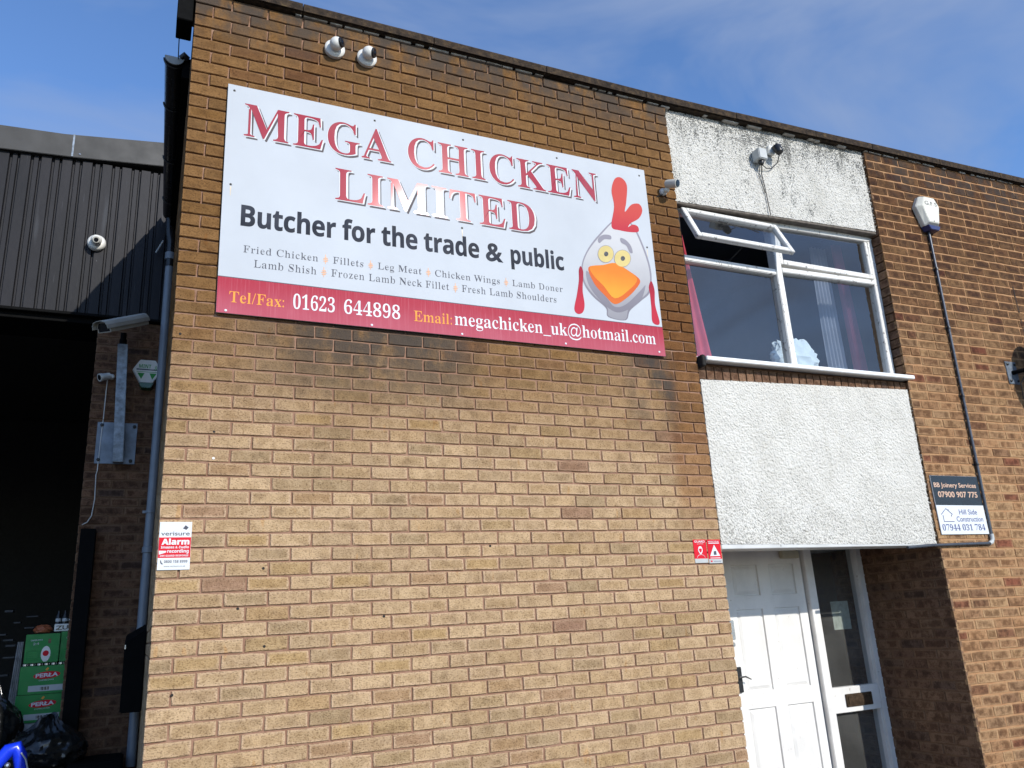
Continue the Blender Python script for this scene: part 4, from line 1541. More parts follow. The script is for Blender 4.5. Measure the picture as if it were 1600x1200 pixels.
def menu_line(words, pl, pr, ptop):
    a, b, c = at(*pl), at(*pr), at(*ptop)
    v, f = raw_text(SP.join(words), 'serif', 0.0, 0.0, 1.06)
    W = v[:, 0].max() - v[:, 0].min()
    # small orange shish skewers in the gaps
    mids = []
    for i in range(len(words) - 1):
        lead = SP.join(words[:i + 1])
        v1, _ = raw_text(lead, 'serif', 0, 0, 1.06)
        v2, _ = raw_text(lead + SP + words[i + 1][0], 'serif', 0, 0, 1.06)
        v3, _ = raw_text(words[i + 1][0], 'serif', 0, 0, 1.06)
        mid = (v1[:, 0].max() + v2[:, 0].max() - (v3[:, 0].max() - v3[:, 0].min())) / 2
        mids.append(mid)
        t = (mid - v[:, 0].min()) / W
        x = a.x + (b.x - a.x) * t
        z = a.z + (b.z - a.z) * t
        h = (c.z - a.z)
        mb = MB()
        mb.prism([(x - 0.002, z - 0.2 * h), (x + 0.002, z - 0.2 * h), (x + 0.002, z + 1.15 * h), (x - 0.002, z + 1.15 * h)], Y1 - 0.0004, Y1)
        for k_, (ww, zz) in enumerate(((0.013, 0.08), (0.017, 0.32), (0.013, 0.56))):
            mb.prism([(x - ww, z + zz * h), (x + ww, z + (zz + 0.04) * h), (x + ww * 0.8, z + (zz + 0.17) * h), (x - ww * 0.8, z + (zz + 0.11) * h)],
                     Y1 - 0.0008 - k_ * 0.0001, Y1 - 0.0005)
        mb.build('skewer_mark', M['ink_pale_orange'], board)
    # every entry of the line is a part of its own
    vt, ft = raw_text(SP.join(words), 'serif', 0.0, 0.030, 1.06)
    xa, capz = v[:, 0].min(), (c.z - a.z) / CAP['serif']
    X = a.x + (vt[:, 0] - xa) * (b.x - a.x) / W
    Z = a.z + (b.z - a.z) * (X - a.x) / (b.x - a.x) + vt[:, 1] * capz
    lim = [-1e9] + mids + [1e9]
    for i in range(len(words)):
        fs = [q_ for q_ in ft if lim[i] < float(np.mean(vt[list(q_), 0])) <= lim[i + 1]]
        used = sorted({j_ for q_ in fs for j_ in q_})
        ix = {j_: n_ for n_, j_ in enumerate(used)}
        MB().add([(X[j_], Y1, Z[j_]) for j_ in used], [tuple(ix[j_] for j_ in q_) for q_ in fs]).build('lettering', M['ink_grey'], board)


menu_line(['Fried Chicken', 'Fillets', 'Leg Meat', 'Chicken Wings', 'Lamb Doner'], (379, 396.5), (877.6, 458.5), (379, 385.5))
menu_line(['Lamb Shish', 'Frozen Lamb Neck Fillet', 'Fresh Lamb Shoulders'], (395.5, 420.0), (867.6, 475.0), (395.7, 408.3))
YB_ = SY - 0.0018
ln('Tel/Fax:', 'serif', (357, 474), (443, 482.6), (357.5, 457.0), YB_, M['ink_orange'], board, thin=0.015)
ln('01623', 'serif', (456.6, 484.3), (522, 490.5), (456.8, 462.0), YB_, M['board_white'], board, thin=0.012)
ln('644898', 'serif', (536, 491.8), (624, 501.2), (536, 470.5), YB_, M['board_white'], board, thin=0.012)
ln('Email:', 'serif', (645, 503.5), (704.5, 509.2), (645, 487.2), YB_, M['ink_orange'], board, thin=0.018)
ln('megachicken_uk@hotmail.com', 'serif', (708.5, 509.4), (1022.5, 539.8), (708.7, 489.6), YB_, M['board_white'], board, thin=0.016, space=0.98)
# fixing screws
for (px, py) in ((366.5, 141.5), (585.5, 188.5), (723.5, 218.5), (869.8, 247), (998.5, 274.5), (360.5, 288), (722, 356.3), (1011, 386.5),
                 (352.5, 485), (581, 508), (722, 522), (884, 537), (1030, 550)):
    p = at(px, py, SY)
    MB().lathe([(0.008, 0), (0.007, 0.002), (0.002, 0.003)], (p.x, SY - 0.0012 if p.z < bz else SY, p.z), (0, -1, 0), 10).build('screw', M['bolt'] if p.z > bz else M['board_white'], board)
rs = MB()
for (px, py) in ((360.5, 290), (722, 358), (1011, 389)):
    p = at(px, py, SY)
    rs.prism([(p.x - 0.004, p.z - 0.004), (p.x + 0.004, p.z - 0.004), (p.x + 0.001, p.z - 0.07), (p.x - 0.002, p.z - 0.065)], SY - 0.0004, SY - 0.0001)
rs.build('rust_streak', plain('rust_stain', (0.62, 0.52, 0.38), 0.5), board)


def smooth_poly(pts, sub=6):
    """closed Catmull-Rom through pts"""
    n = len(pts)
    out = []
    for i in range(n):
        p0, p1, p2, p3 = [Vector((*pts[(i + k_) % n], 0)) for k_ in (-1, 0, 1, 2)]
        for s_ in range(sub):
            t = s_ / sub
            q_ = 0.5 * ((2 * p1) + (-p0 + p2) * t + (2 * p0 - 5 * p1 + 4 * p2 - p3) * t * t + (-p0 + 3 * p1 - 3 * p2 + p3) * t ** 3)
            out.append((q_.x, q_.y))
    return out


def decal(name, px_pts, mat, parent, y, Yref=0.0, sub=6, smooth=True, px=True):
    pts = px_pts
    if px:
        pts = [(at(a, b, Yref).x, at(a, b, Yref).z) for a, b in px_pts]
    if smooth:
        pts = smooth_poly(pts, sub)
    vs = [(a, y, b) for a, b in pts]
    me = MB().add(vs, [tuple(range(len(vs)))])
    o = me.build(name, mat, parent)
    bm = bmesh.new()
    bm.from_mesh(o.data)
    bmesh.ops.triangulate(bm, faces=bm.faces)
    bm.to_mesh(o.data)
    bm.free()
    return o


def ellipse(cx_, cy_, rx, ry, n=20, rot=0.0):
    return [(cx_ + rx * math.cos(t) * math.cos(rot) - ry * math.sin(t) * math.sin(rot),
             cy_ + rx * math.cos(t) * math.sin(rot) + ry * math.sin(t) * math.cos(rot)) for t in [2 * math.pi * i / n for i in range(n)]]


# plain chicken head picture on the board: comb, head, wattles, beak, eyes
zc = at(960, 400).z
m_head = print_mat('pale_feather_print', (0.52, 0.52, 0.53), (0.25, 0.245, 0.27), zc + 0.25, zc - 0.55)
m_comb = print_mat('red_comb_print', (0.50, 0.06, 0.05), (0.42, 0.015, 0.045), zc + 0.50, zc + 0.15)
m_wat = print_mat('dark_red_wattle_print', (0.25, 0.01, 0.03), (0.45, 0.02, 0.045), zc, zc - 0.4)
m_beak = print_mat('orange_beak_print', (0.66, 0.19, 0.02), (0.70, 0.31, 0.03), zc - 0.05, zc - 0.3)
m_beak2 = print_mat('deep_orange_beak_print', (0.58, 0.11, 0.02), (0.60, 0.16, 0.03), zc - 0.2, zc - 0.45)
m_eye = plain('cream_print', (0.62, 0.50, 0.20), 0.55, spec=0.12)
m_shade = print_mat('soft_grey_print', (0.25, 0.24, 0.28), (0.18, 0.17, 0.20), zc, zc - 0.5)
decal('outline', [(962, 343), (985, 352), (1002, 384), (1014.5, 424), (1013.5, 457), (999, 472), (982, 487), (975, 502), (948, 497), (944, 483), (924, 465), (910, 445), (906, 420), (914, 395), (933, 369)], m_shade, board, SY - 0.00045)
pic = decal('chicken_picture', [(962, 345), (983, 353), (1000, 386), (1012, 425), (1011, 455), (997, 470), (980, 484), (974, 501), (949, 496), (946, 482),
                                (926, 463), (912, 443), (908, 420), (916, 396), (935, 371)], m_head, board, SY - 0.0006)
decal('comb', [(953, 356), (957, 325), (953, 300), (958, 282), (968, 280), (977, 292), (976, 318), (974, 333), (984, 322), (996, 321), (1001, 331),
               (996, 343), (983, 351), (979, 357), (986, 353), (994, 356), (995, 364), (984, 365), (966, 362)], m_comb, board, SY - 0.0011, sub=5)
decal('wattle', [(905, 418), (909, 428), (908, 455), (911, 478), (908, 490), (900, 492), (895, 484), (899, 462), (902, 440), (902, 424)], m_wat, board, SY - 0.0010)
decal('wattle', [(1015, 441), (1020, 455), (1021, 478), (1028, 507), (1017, 505), (1015, 482), (1013, 462), (1011, 450)], m_wat, board, SY - 0.0010)
decal('cheek', [(914, 425), (930, 444), (945, 466), (958, 481), (976, 477), (998, 456), (1006, 448), (998, 472), (978, 486), (958, 489), (934, 470), (917, 446)], m_shade, board, SY - 0.0009)
decal('beak', [(917, 420), (938, 417), (959, 414), (978, 424), (997, 439), (992, 452), (976, 468), (958, 477), (942, 463), (926, 445)], m_beak2, board, SY - 0.0014, sub=5)
decal('beak', [(919, 419), (940, 416), (959, 413), (977, 424), (993, 438), (980, 455), (958, 468), (940, 448), (926, 434)], m_beak, board, SY - 0.0019, sub=4)
for (ex, ey, er, et) in ((944, 399, 12, 13), (970, 406, 12.5, 13)):
    decal('eye', ellipse(ex, ey, er + 0.8, et + 0.8), m_shade, board, SY - 0.0016, smooth=False)
    decal('eye', ellipse(ex, ey, er, et), m_eye, board, SY - 0.0021, smooth=False)
    decal('pupil', ellipse(ex + 0.5, ey, 3.4, 3.8), M['ink_black'], board, SY - 0.0026, smooth=False)
decal('brow', [(932, 375), (940, 369), (951, 370), (952, 376), (942, 376), (934, 382)], m_shade, board, SY - 0.0016, sub=4)
decal('brow', [(967, 374), (975, 377), (983, 386), (986, 397), (981, 396), (976, 386), (968, 381)], m_shade, board, SY - 0.0016, sub=4)


# drilled holes and plugs left in the tan wall
for (px, py, wht) in ((334.5, 674.5, 0), (333.5, 716, 1), (371.5, 951, 0), (268.5, 1086.5, 0), (281.5, 521.5, 0), (411.5, 888, 0), (766, 853, 0), (413, 1010, 0), (600, 963, 0), (848, 480, 0)):
    p = at(px, py, -0.001)
    if SX0 < p.x < SX1 and p.z > SZ0:
        continue
    MB().lathe([(0.0075, 0.0), (0.0065, 0.001)], (p.x, -0.0002, p.z), (0, -1, 0), 10).build('wall_plug', M['white_plastic'] if wht else M['black_gap'], wall)
ca, cb_ = at(1582, 447, 0), at(1599, 520, 0)
crk = MB()
zz = ca.z
while zz > 0.1:
    f_ = (ca.z - zz) / (ca.z - cb_.z)
    crk.box(ca.x - 0.004 + rng.uniform(-0.002, 0.002), ca.x + 0.004 + rng.uniform(-0.002, 0.002), -0.0012, 0.003, zz - 0.07, zz)
    zz -= 0.07
crk.build('movement_joint', M['black_gap'], rwall)

# ------------------------------------------------------------------ small notices
def quad_sign(name, label, quad, Y, mat, thick=0.004, cat='sign', group=None):
    P = [at(a, b, Y) for a, b in quad]
    x0, x1 = (P[0].x + P[3].x) / 2, (P[1].x + P[2].x) / 2
    z1, z0 = (P[0].z + P[1].z) / 2, (P[2].z + P[3].z) / 2
    t = thing(name, label, cat, ((x0 + x1) / 2, Y, z0), group)
    MB().box(x0, x1, Y, Y + thick, z0, z1).build('board', mat, t, bevel=0.0008, segs=1)
    return t, x0, x1, z0, z1


def flat(parent, name, x0, x1, z0, z1, y, mat):
    return MB().box(x0, x1, y, y + 0.0004, z0, z1).build(name, mat, parent)


def txt(body, style, x0, x1, z, cap, y, mat, parent, **kw):
    return lettering(body, style, x0, x1, z, z, cap, y, mat, parent, **kw)


# alarm notice on the corner
t, x0, x1, z0, z1 = quad_sign('alarm_notice', 'white and red verisure Alarm notice at the left edge of the tan wall',
                              ((250, 816), (300, 815), (296.5, 889), (245, 892)), -0.006, M['board_white'], 0.005)
w, h = x1 - x0, z1 - z0
yf = -0.0066
flat(t, 'red_band', x0 + 0.001, x1 - 0.001, z0 + h * 0.25, z0 + h * 0.675, yf, M['ink_red'])
txt('verisure', 'plain', x0 + 0.06 * w, x0 + 0.94 * w, z0 + h * 0.715, h * 0.085, yf, M['ink_grey'], t, offset=0.01)
decal('logo', [(x0 + 0.72 * w, z0 + 0.86 * h), (x0 + 0.80 * w, z0 + 0.93 * h), (x0 + 0.90 * w, z0 + 0.88 * h), (x0 + 0.83 * w, z0 + 0.83 * h)], M['ink_grey'], t, yf, smooth=False, px=False)
txt('Alarm', 'bold', x0 + 0.10 * w, x0 + 0.94 * w, z0 + h * 0.525, h * 0.115, yf - 0.0006, M['board_white'], t, offset=0.03)
txt('Images & Audio', 'bold', x0 + 0.08 * w, x0 + 0.94 * w, z0 + h * 0.445, h * 0.05, yf - 0.0006, M['board_white'], t, offset=0.01)
txt('recording', 'bold', x0 + 0.28 * w, x0 + 0.94 * w, z0 + h * 0.355, h * 0.065, yf - 0.0006, M['board_white'], t, offset=0.015)
decal('arrow', [(x0 + 0.02 * w, z0 + 0.40 * h), (x0 + 0.25 * w, z0 + 0.395 * h), (x0 + 0.24 * w, z0 + 0.36 * h), (x0 + 0.03 * w, z0 + 0.32 * h)], M['board_white'], t, yf - 0.0007, smooth=False, px=False)
txt('24H GUARD RESPONSE', 'bold', x0 + 0.06 * w, x0 + 0.94 * w, z0 + h * 0.275, h * 0.038, yf - 0.0006, M['board_white'], t)
txt('0800 158 8999', 'bold', x0 + 0.20 * w, x0 + 0.92 * w, z0 + h * 0.145, h * 0.055, yf, M['ink_grey'], t)
decal('phone_mark', [(x0 + 0.08 * w, z0 + 0.20 * h), (x0 + 0.11 * w, z0 + 0.2 * h), (x0 + 0.12 * w, z0 + 0.16 * h), (x0 + 0.17 * w, z0 + 0.13 * h), (x0 + 0.15 * w, z0 + 0.11 * h), (x0 + 0.09 * w, z0 + 0.145 * h)],
      M['ink_grey'], t, yf, smooth=False, px=False)
txt('www.verisure.co.uk', 'plain', x0 + 0.20 * w, x0 + 0.86 * w, z0 + h * 0.06, h * 0.035, yf, M['ink_grey'], t)

# two red stickers by the door
t, x0, x1, z0, z1 = quad_sign('guard_sticker', 'red GUARD sticker with bulldog crest, left of the pair beside the door',
                              ((1082.7, 843), (1102.7, 843), (1106.7, 879.5), (1086, 879.5)), -0.003, M['ink_red'], 0.003, 'sticker', 'red security stickers beside the door')
w, h = x1 - x0, z1 - z0
yf = -0.0036
flat(t, 'pale_band', x0, x1, z0, z0 + 0.18 * h, yf, M['grey_plastic'])
txt('GUARD', 'plain', x0 + 0.1 * w, x0 + 0.9 * w, z0 + 0.87 * h, 0.085 * h, yf, M['board_white'], t, offset=0.02)
txt('protected', 'plain', x0 + 0.3 * w, x0 + 0.75 * w, z0 + 0.80 * h, 0.035 * h, yf, M['board_white'], t)
decal('crest', [(x0 + 0.35 * w, z0 + 0.62 * h), (x0 + 0.42 * w, z0 + 0.70 * h), (x0 + 0.58 * w, z0 + 0.70 * h), (x0 + 0.65 * w, z0 + 0.62 * h), (x0 + 0.66 * w, z0 + 0.50 * h),
                (x0 + 0.5 * w, z0 + 0.36 * h), (x0 + 0.34 * w, z0 + 0.50 * h)], M['board_white'], t, yf, px=False)
decal('crest_shade', [(x0 + 0.40 * w, z0 + 0.60 * h), (x0 + 0.6 * w, z0 + 0.60 * h), (x0 + 0.58 * w, z0 + 0.5 * h), (x0 + 0.5 * w, z0 + 0.44 * h), (x0 + 0.42 * w, z0 + 0.5 * h)], M['ink_red'], t, yf - 0.0006, px=False)
mbx = MB()
mbx.tube([(x0 + (0.5 - 0.30 * math.cos(a)) * w, yf, z0 + (0.22 + 0.13 * math.sin(a)) * h) for a in [math.pi * i / 8 for i in range(9)]], 0.0013, 6)
mbx.build('arc_mark', M['board_white'], t)
t, x0, x1, z0, z1 = quad_sign('warning_sticker', 'red sticker with white warning triangle, right of the pair beside the door',
                              ((1104, 843), (1124.5, 843), (1129.5, 880), (1108.5, 880)), -0.003, M['ink_red'], 0.003, 'sticker', 'red security stickers beside the door')
w, h = x1 - x0, z1 - z0
flat(t, 'pale_band', x0, x1, z0, z0 + 0.18 * h, yf, M['grey_plastic'])
txt('PROTECTED BY', 'bold', x0 + 0.1 * w, x0 + 0.9 * w, z0 + 0.90 * h, 0.04 * h, yf, M['board_white'], t)
flat(t, 'white_line', x0 + 0.1 * w, x0 + 0.9 * w, z0 + 0.83 * h, z0 + 0.865 * h, yf, M['board_white'])
decal('triangle', [(x0 + 0.12 * w, z0 + 0.30 * h), (x0 + 0.88 * w, z0 + 0.30 * h), (x0 + 0.5 * w, z0 + 0.78 * h)], M['board_white'], t, yf, smooth=False, px=False)
decal('symbol', [(x0 + 0.40 * w, z0 + 0.35 * h), (x0 + 0.62 * w, z0 + 0.35 * h), (x0 + 0.60 * w, z0 + 0.52 * h), (x0 + 0.42 * w, z0 + 0.50 * h)], M['ink_grey'], t, yf - 0.0006, smooth=False, px=False)
flat(t, 'white_line', x0 + 0.12 * w, x0 + 0.88 * w, z0 + 0.21 * h, z0 + 0.235 * h, yf, M['board_white'])
txt('security', 'plain', x0 + 0.35 * w, x0 + 0.9 * w, z0 + 0.06 * h, 0.05 * h, yf - 0.0006, M['ink_blue'], t)
flat(t, 'mark', x0 + 0.12 * w, x0 + 0.24 * w, z0 + 0.05 * h, z0 + 0.12 * h, yf - 0.0006, M['ink_red'])

# joinery and construction board
t, x0, x1, z0, z1 = quad_sign('company_sign', 'black and white BB Joinery Services and Hill Side Construction sign on the brick',
                              ((1453, 743.5), (1527.5, 744), (1544, 834), (1472, 835.5)), -0.012, M['board_white'], 0.008)
w, h = x1 - x0, z1 - z0
yf = -0.0128
flat(t, 'black_panel', x0 + 0.001, x1 - 0.001, z0 + 0.492 * h, z1 - 0.001, yf, M['ink_black'])
txt('BB Joinery Services', 'plain', x0 + 0.04 * w, x0 + 0.93 * w, z0 + 0.80 * h, 0.075 * h, yf - 0.0006, M['ink_tan'], t, offset=0.018)
txt('07900 907 775', 'plain', x0 + 0.09 * w, x0 + 0.92 * w, z0 + 0.63 * h, 0.093 * h, yf - 0.0006, M['ink_tan'], t, offset=0.022)
txt('Hill Side', 'plain', x0 + 0.45 * w, x0 + 0.83 * w, z0 + 0.335 * h, 0.085 * h, yf, M['ink_blue'], t, offset=0.004)
txt('Construction', 'plain', x0 + 0.37 * w, x0 + 0.93 * w, z0 + 0.215 * h, 0.085 * h, yf, M['ink_blue'], t, offset=0.004)
txt('07944 031 784', 'serif', x0 + 0.04 * w, x0 + 0.94 * w, z0 + 0.065 * h, 0.10 * h, yf, M['ink_blue'], t, thin=0.01)
hs = MB()
hp_ = [(0.10, 0.30), (0.10, 0.21), (0.30, 0.21)]
for poly in ([(0.07, 0.335), (0.185, 0.435), (0.30, 0.335)], [(0.10, 0.32), (0.10, 0.215), (0.31, 0.215)], [(0.275, 0.33), (0.275, 0.30)], [(0.23, 0.42), (0.23, 0.395)]):
    hs.tube([(x0 + a * w, yf, z0 + b * h) for a, b in poly], 0.0026, 6)
hs.build('house_mark', M['ink_blue'], t)

# ------------------------------------------------------------------ cameras and alarm boxes


def turret(label, px, py, look, group):
    base = at(px, py, -0.0)
    t = thing('dome_camera', label, 'camera', (base.x, 0, base.z), group)
    MB().lathe([(0.062, 0.0), (0.066, -0.004), (0.068, -0.03), (0.060, -0.040), (0.050, -0.044)][::1], (base.x, 0.0, base.z), (0, 1, 0), 32).build('base', M['white_plastic'], t, smooth=True)
    c = Vector((base.x, -0.078, base.z))
    MB().ball(c, 0.045, 28, 18).build('ball', M['white_plastic'], t, smooth=True)
    d = Vector(look).normalized()
    MB().lathe([(0.034, 0.022), (0.033, 0.038), (0.030, 0.0435)], c, d, 24).build('face', M['black_plastic'], t, smooth=True)
    MB().lathe([(0.013, 0.043), (0.011, 0.0475), (0.002, 0.050)], c, d, 16).build('lens', M['lens'], t, smooth=True)
    MB().lathe([(0.040, 0.008), (0.039, 0.022), (0.034, 0.030)], c, d, 28, False).build('rim', M['white_plastic'], t, smooth=True)
    return t


G1 = 'white dome cameras high on the tan wall'
turret('white dome security camera under the coping, nearer the left corner', 522, 80, (0.75, -0.62, -0.02), G1)
turret('white dome security camera under the coping, right of the other dome', 572, 94, (0.80, -0.52, -0.22), G1)

# bullet camera right of the board
b0 = at(1040, 302, 0.0)
t = thing('bullet_camera', 'small white bullet camera by the top right corner of the shop sign', 'camera', (b0.x, 0, b0.z))
BX, BZ = b0.x, b0.z
MB().lathe([(0.030, 0), (0.032, 0.006), (0.030, 0.018), (0.018, 0.030)], (BX - 0.03, 0.0, BZ + 0.0), (0, -1, 0), 24).build('base', M['white_plastic'], t, smooth=True)
MB().ball((BX - 0.022, -0.045, BZ), 0.022).build('joint', M['cream_plastic'], t, smooth=True)
cdir = Vector((0.38, -0.84, -0.33)).normalized()
cst = Vector((BX - 0.03, -0.055, BZ + 0.045))
MB().lathe([(0.020, 0), (0.030, 0.006), (0.033, 0.02), (0.034, 0.105), (0.030, 0.107)], cst, cdir, 26).build('body', M['pale_housing'], t, smooth=True)
MB().lathe([(0.029, 0.1071), (0.028, 0.109), (0.004, 0.110)], cst, cdir, 24).build('face', M['lens'], t, smooth=True)
MB().tube([(BX - 0.025, -0.02, BZ - 0.02), (BX - 0.06, -0.01, BZ - 0.035), (BX - 0.09, 0.0, BZ - 0.05)], 0.004, 6).build('cable', M['cable'], t)
MB().tube([(BX - 0.02, -0.02, BZ - 0.025), (BX - 0.005, -0.012, BZ - 0.05), (BX + 0.01, 0.0, BZ - 0.06)], 0.0035, 6).build('cable', M['cable'], t)

# light sensor box and black fitting on the upper panel
s0 = at(1187, 243, -0.03)
t = thing('junction_box', 'small grey junction box with dangling wires on the weathered white upper panel', 'junction box', (s0.x, 0, s0.z))
MB().box(s0.x - 0.045, s0.x + 0.045, -0.075, 0.018, s0.z - 0.052, s0.z + 0.05).build('body', M['grey_plastic'], t, bevel=0.006)
MB().lathe([(0.022, 0), (0.026, 0.01), (0.02, 0.03)], (s0.x + 0.005, -0.03, s0.z - 0.053), (0, 0, -1), 16).build('gland', M['black_plastic'], t, smooth=True)
cb = MB()
cb.tube([(s0.x + 0.008, -0.03, s0.z - 0.08), (s0.x + 0.03, 0.012, s0.z - 0.15), (s0.x + 0.045, 0.012, s0.z - 0.30), (s0.x + 0.052, 0.008, s0.z - 0.54)], 0.0045, 7)
cb.tube([(s0.x - 0.008, -0.03, s0.z - 0.08), (s0.x - 0.005, 0.012, s0.z - 0.17), (s0.x + 0.035, 0.012, s0.z - 0.33)], 0.0035, 6)
cb.build('cable', M['cable'], t)
f0 = at(1212, 236, -0.06)
t = thing('floodlight', 'small black light fitting near the top of the upper white panel', 'light', (f0.x, 0, f0.z))
MB().box(f0.x - 0.03, f0.x + 0.035, -0.02, 0.018, f0.z + 0.0, f0.z + 0.085).build('bracket', M['white_plastic'], t, bevel=0.006)
MB().lathe([(0.022, 0.0), (0.034, 0.01), (0.036, 0.05), (0.030, 0.085), (0.026, 0.09)], (f0.x + 0.02, -0.05, f0.z + 0.06), (0.05, -0.35, -0.9), 22).build('head', M['black_plastic'], t, smooth=True)
MB().box(f0.x - 0.002, f0.x + 0.055, -0.085, -0.02, f0.z + 0.05, f0.z + 0.066).build('visor', M['black_plastic'], t, bevel=0.004)
cb = MB()
cb.tube([(f0.x + 0.03, -0.07, f0.z - 0.02), (f0.x + 0.03, -0.03, f0.z - 0.09), (f0.x - 0.02, 0.0, f0.z - 0.14), (f0.x - 0.08, 0.0, f0.z - 0.15), (s0.x + 0.012, -0.03, s0.z - 0.088)], 0.0045, 7)
cb.build('cable', M['cable'], t)
MB().tube([(f0.x - 0.02, 0.012, f0.z + 0.07), (f0.x - 0.2, 0.012, f0.z + 0.085), (f0.x - 0.42, 0.014, f0.z + 0.09)], 0.0022, 6).build('cable', M['cable'], t)

# alarm bell box on the right wall
a0 = at(1448, 340, 0.0)
t = thing('alarm_box', 'cream G.F.S alarm box with navy base on the brown brick wall', 'alarm box', (6.47, 0, 4.9))
AX, AZ = 6.475, 5.085


def hexbox(t, cx_, cz_, w_, h_, dep, y, mat, base_mat, facet=0.72):
    outer = [(-0.28, 0.5), (0.30, 0.5), (0.5, 0.22), (0.30, -0.42), (-0.28, -0.42), (-0.5, 0.16)]
    o1 = [(cx_ + a * w_, cz_ + b * h_) for a, b in outer]
    o2 = [(cx_ + a * w_ * facet, cz_ + 0.02 * h_ + b * h_ * 0.86) for a, b in outer]
    vs = [(a, y, b) for a, b in o1] + [(a, y - dep * 0.5, b) for a, b in o1] + [(a, y - dep, b) for a, b in o2]
    fs = [tuple(range(5, -1, -1)), tuple(range(12, 18))]
    for s_ in (0, 6):
        fs += [(s_ + i, s_ + (i + 1) % 6, s_ + (i + 1) % 6 + 6, s_ + i + 6) for i in range(6)]
    MB().add(vs, fs).build('cover', mat, t, bevel=0.004)
    b1 = [(-0.29, -0.425), (0.31, -0.425), (0.22, -0.56), (-0.20, -0.56)]
    vs = [(cx_ + a * w_, y, cz_ + b * h_) for a, b in b1] + [(cx_ + a * w_ * 0.85, y - dep * 0.92, cz_ + b * h_) for a, b in b1]
    MB().add(vs, [(0, 1, 2, 3), (4, 5, 6, 7), (0, 1, 5, 4), (1, 2, 6, 5), (2, 3, 7, 6), (3, 0, 4, 7)]).build('strobe', base_mat, t, bevel=0.004)


hexbox(t, AX, AZ, 0.31, 0.33, 0.085, 0.0, M['cream_plastic'], M['navy'])
txt('G.F.S', 'plain', AX - 0.075, AX + 0.085, AZ + 0.065, 0.040, -0.0865, M['ink_grey'], t, offset=-0.004)
MB().lathe([(0.006, 0), (0.005, 0.002)], (AX, -0.0855, AZ - 0.10), (0, -1, 0), 10).build('screw', M['bolt'], t)
t = thing('conduit', 'long black and silver cable conduit dropping from the cream alarm box', 'conduit', (6.4, 0, 2.0))
c1, c2, c3 = at(1453, 370, -0.02), at(1550, 838, -0.02), at(1456, 852, -0.02)
MB().tube([(c1.x, -0.018, c1.z + 0.05), ((c1.x + c2.x) / 2, -0.018, (c1.z + c2.z) / 2), (c2.x, -0.018, c2.z)], 0.0125, 12).build('pipe', M['conduit'], t, smooth=True)
MB().tube([(c2.x, -0.018, c2.z + 0.02), (c2.x, -0.018, c2.z - 0.02), (c2.x - 0.015, -0.018, c2.z - 0.045), (c2.x - 0.05, -0.018, c2.z - 0.058)], 0.0175, 12).build('elbow', M['grey_plastic'], t, smooth=True)
MB().tube([(c2.x - 0.04, -0.018, c2.z - 0.056), (c3.x, -0.018, c3.z + 0.0), (c3.x - 0.25, 0.0, c3.z - 0.012)], 0.0125, 12).build('pipe', M['conduit'], t, smooth=True)
sd = MB()
for f_ in (0.12, 0.33, 0.56, 0.78):
    p = Vector((c1.x, -0.018, c1.z)).lerp(Vector((c2.x, -0.018, c2.z)), f_)
    sd.lathe([(0.0165, -0.012), (0.0175, 0.0), (0.0165, 0.012)], p, (0, 0, 1), 12)
    sd.box(p.x - 0.03, p.x + 0.03, -0.006, 0.0, p.z - 0.009, p.z + 0.009)
sd.build('saddle', M['black_plastic'], t)

# satellite dish just outside the frame: bracket, arm and cable show at its edge
dpz = at(1581, 583, 0.0)
t = thing('satellite_dish', 'galvanised wall bracket of a dark satellite dish at the right edge of the picture', 'satellite dish', (dpz.x, 0, dpz.z))
MB().box(dpz.x - 0.075, dpz.x + 0.075, -0.008, 0.0, dpz.z - 0.11, dpz.z + 0.11).build('wall_plate', M['galv'], t, bevel=0.003)
bo = MB()
for dx_ in (-0.05, 0.05):
    for dz_ in (-0.08, 0.08):
        bo.lathe([(0.012, 0), (0.012, 0.01), (0.006, 0.012)], (dpz.x + dx_, -0.008, dpz.z + dz_), (0, -1, 0), 6)
bo.build('bolt', M['bolt'], t)
MB().tube([(dpz.x, -0.005, dpz.z), (dpz.x + 0.02, -0.09, dpz.z), (dpz.x + 0.13, -0.22, dpz.z + 0.02), (dpz.x + 0.30, -0.27, dpz.z + 0.06)], 0.02, 14).build('arm', M['dark_metal'], t, smooth=True)
dn = Vector((0.93, -0.30, 0.25)).normalized()
prof = [(0.001, 0.0), (0.08, 0.004), (0.16, 0.016), (0.24, 0.037), (0.30, 0.06), (0.302, 0.064), (0.24, 0.041), (0.16, 0.02), (0.08, 0.008), (0.001, 0.004)]
MB().lathe(prof, (dpz.x + 0.235, -0.30, dpz.z + 0.10), dn, 36, False).build('dish', M['dark_metal'], t, smooth=True)
MB().tube([(dpz.x + 0.30, -0.28, dpz.z - 0.2), (dpz.x + 0.55, -0.40, dpz.z - 0.12), (dpz.x + 0.66, -0.43, dpz.z + 0.05)], 0.01, 10).build('feed_arm', M['dark_metal'], t, smooth=True)
MB().tube([(dpz.x + 0.08, -0.10, dpz.z + 0.01), (dpz.x + 0.0, -0.06, dpz.z - 0.12), (dpz.x + 0.03, -0.03, dpz.z - 0.25), (dpz.x + 0.15, -0.02, dpz.z - 0.30), (dpz.x + 0.6, -0.01, dpz.z - 0.28)], 0.005, 8).build('cable', M['cable'], t, smooth=True)

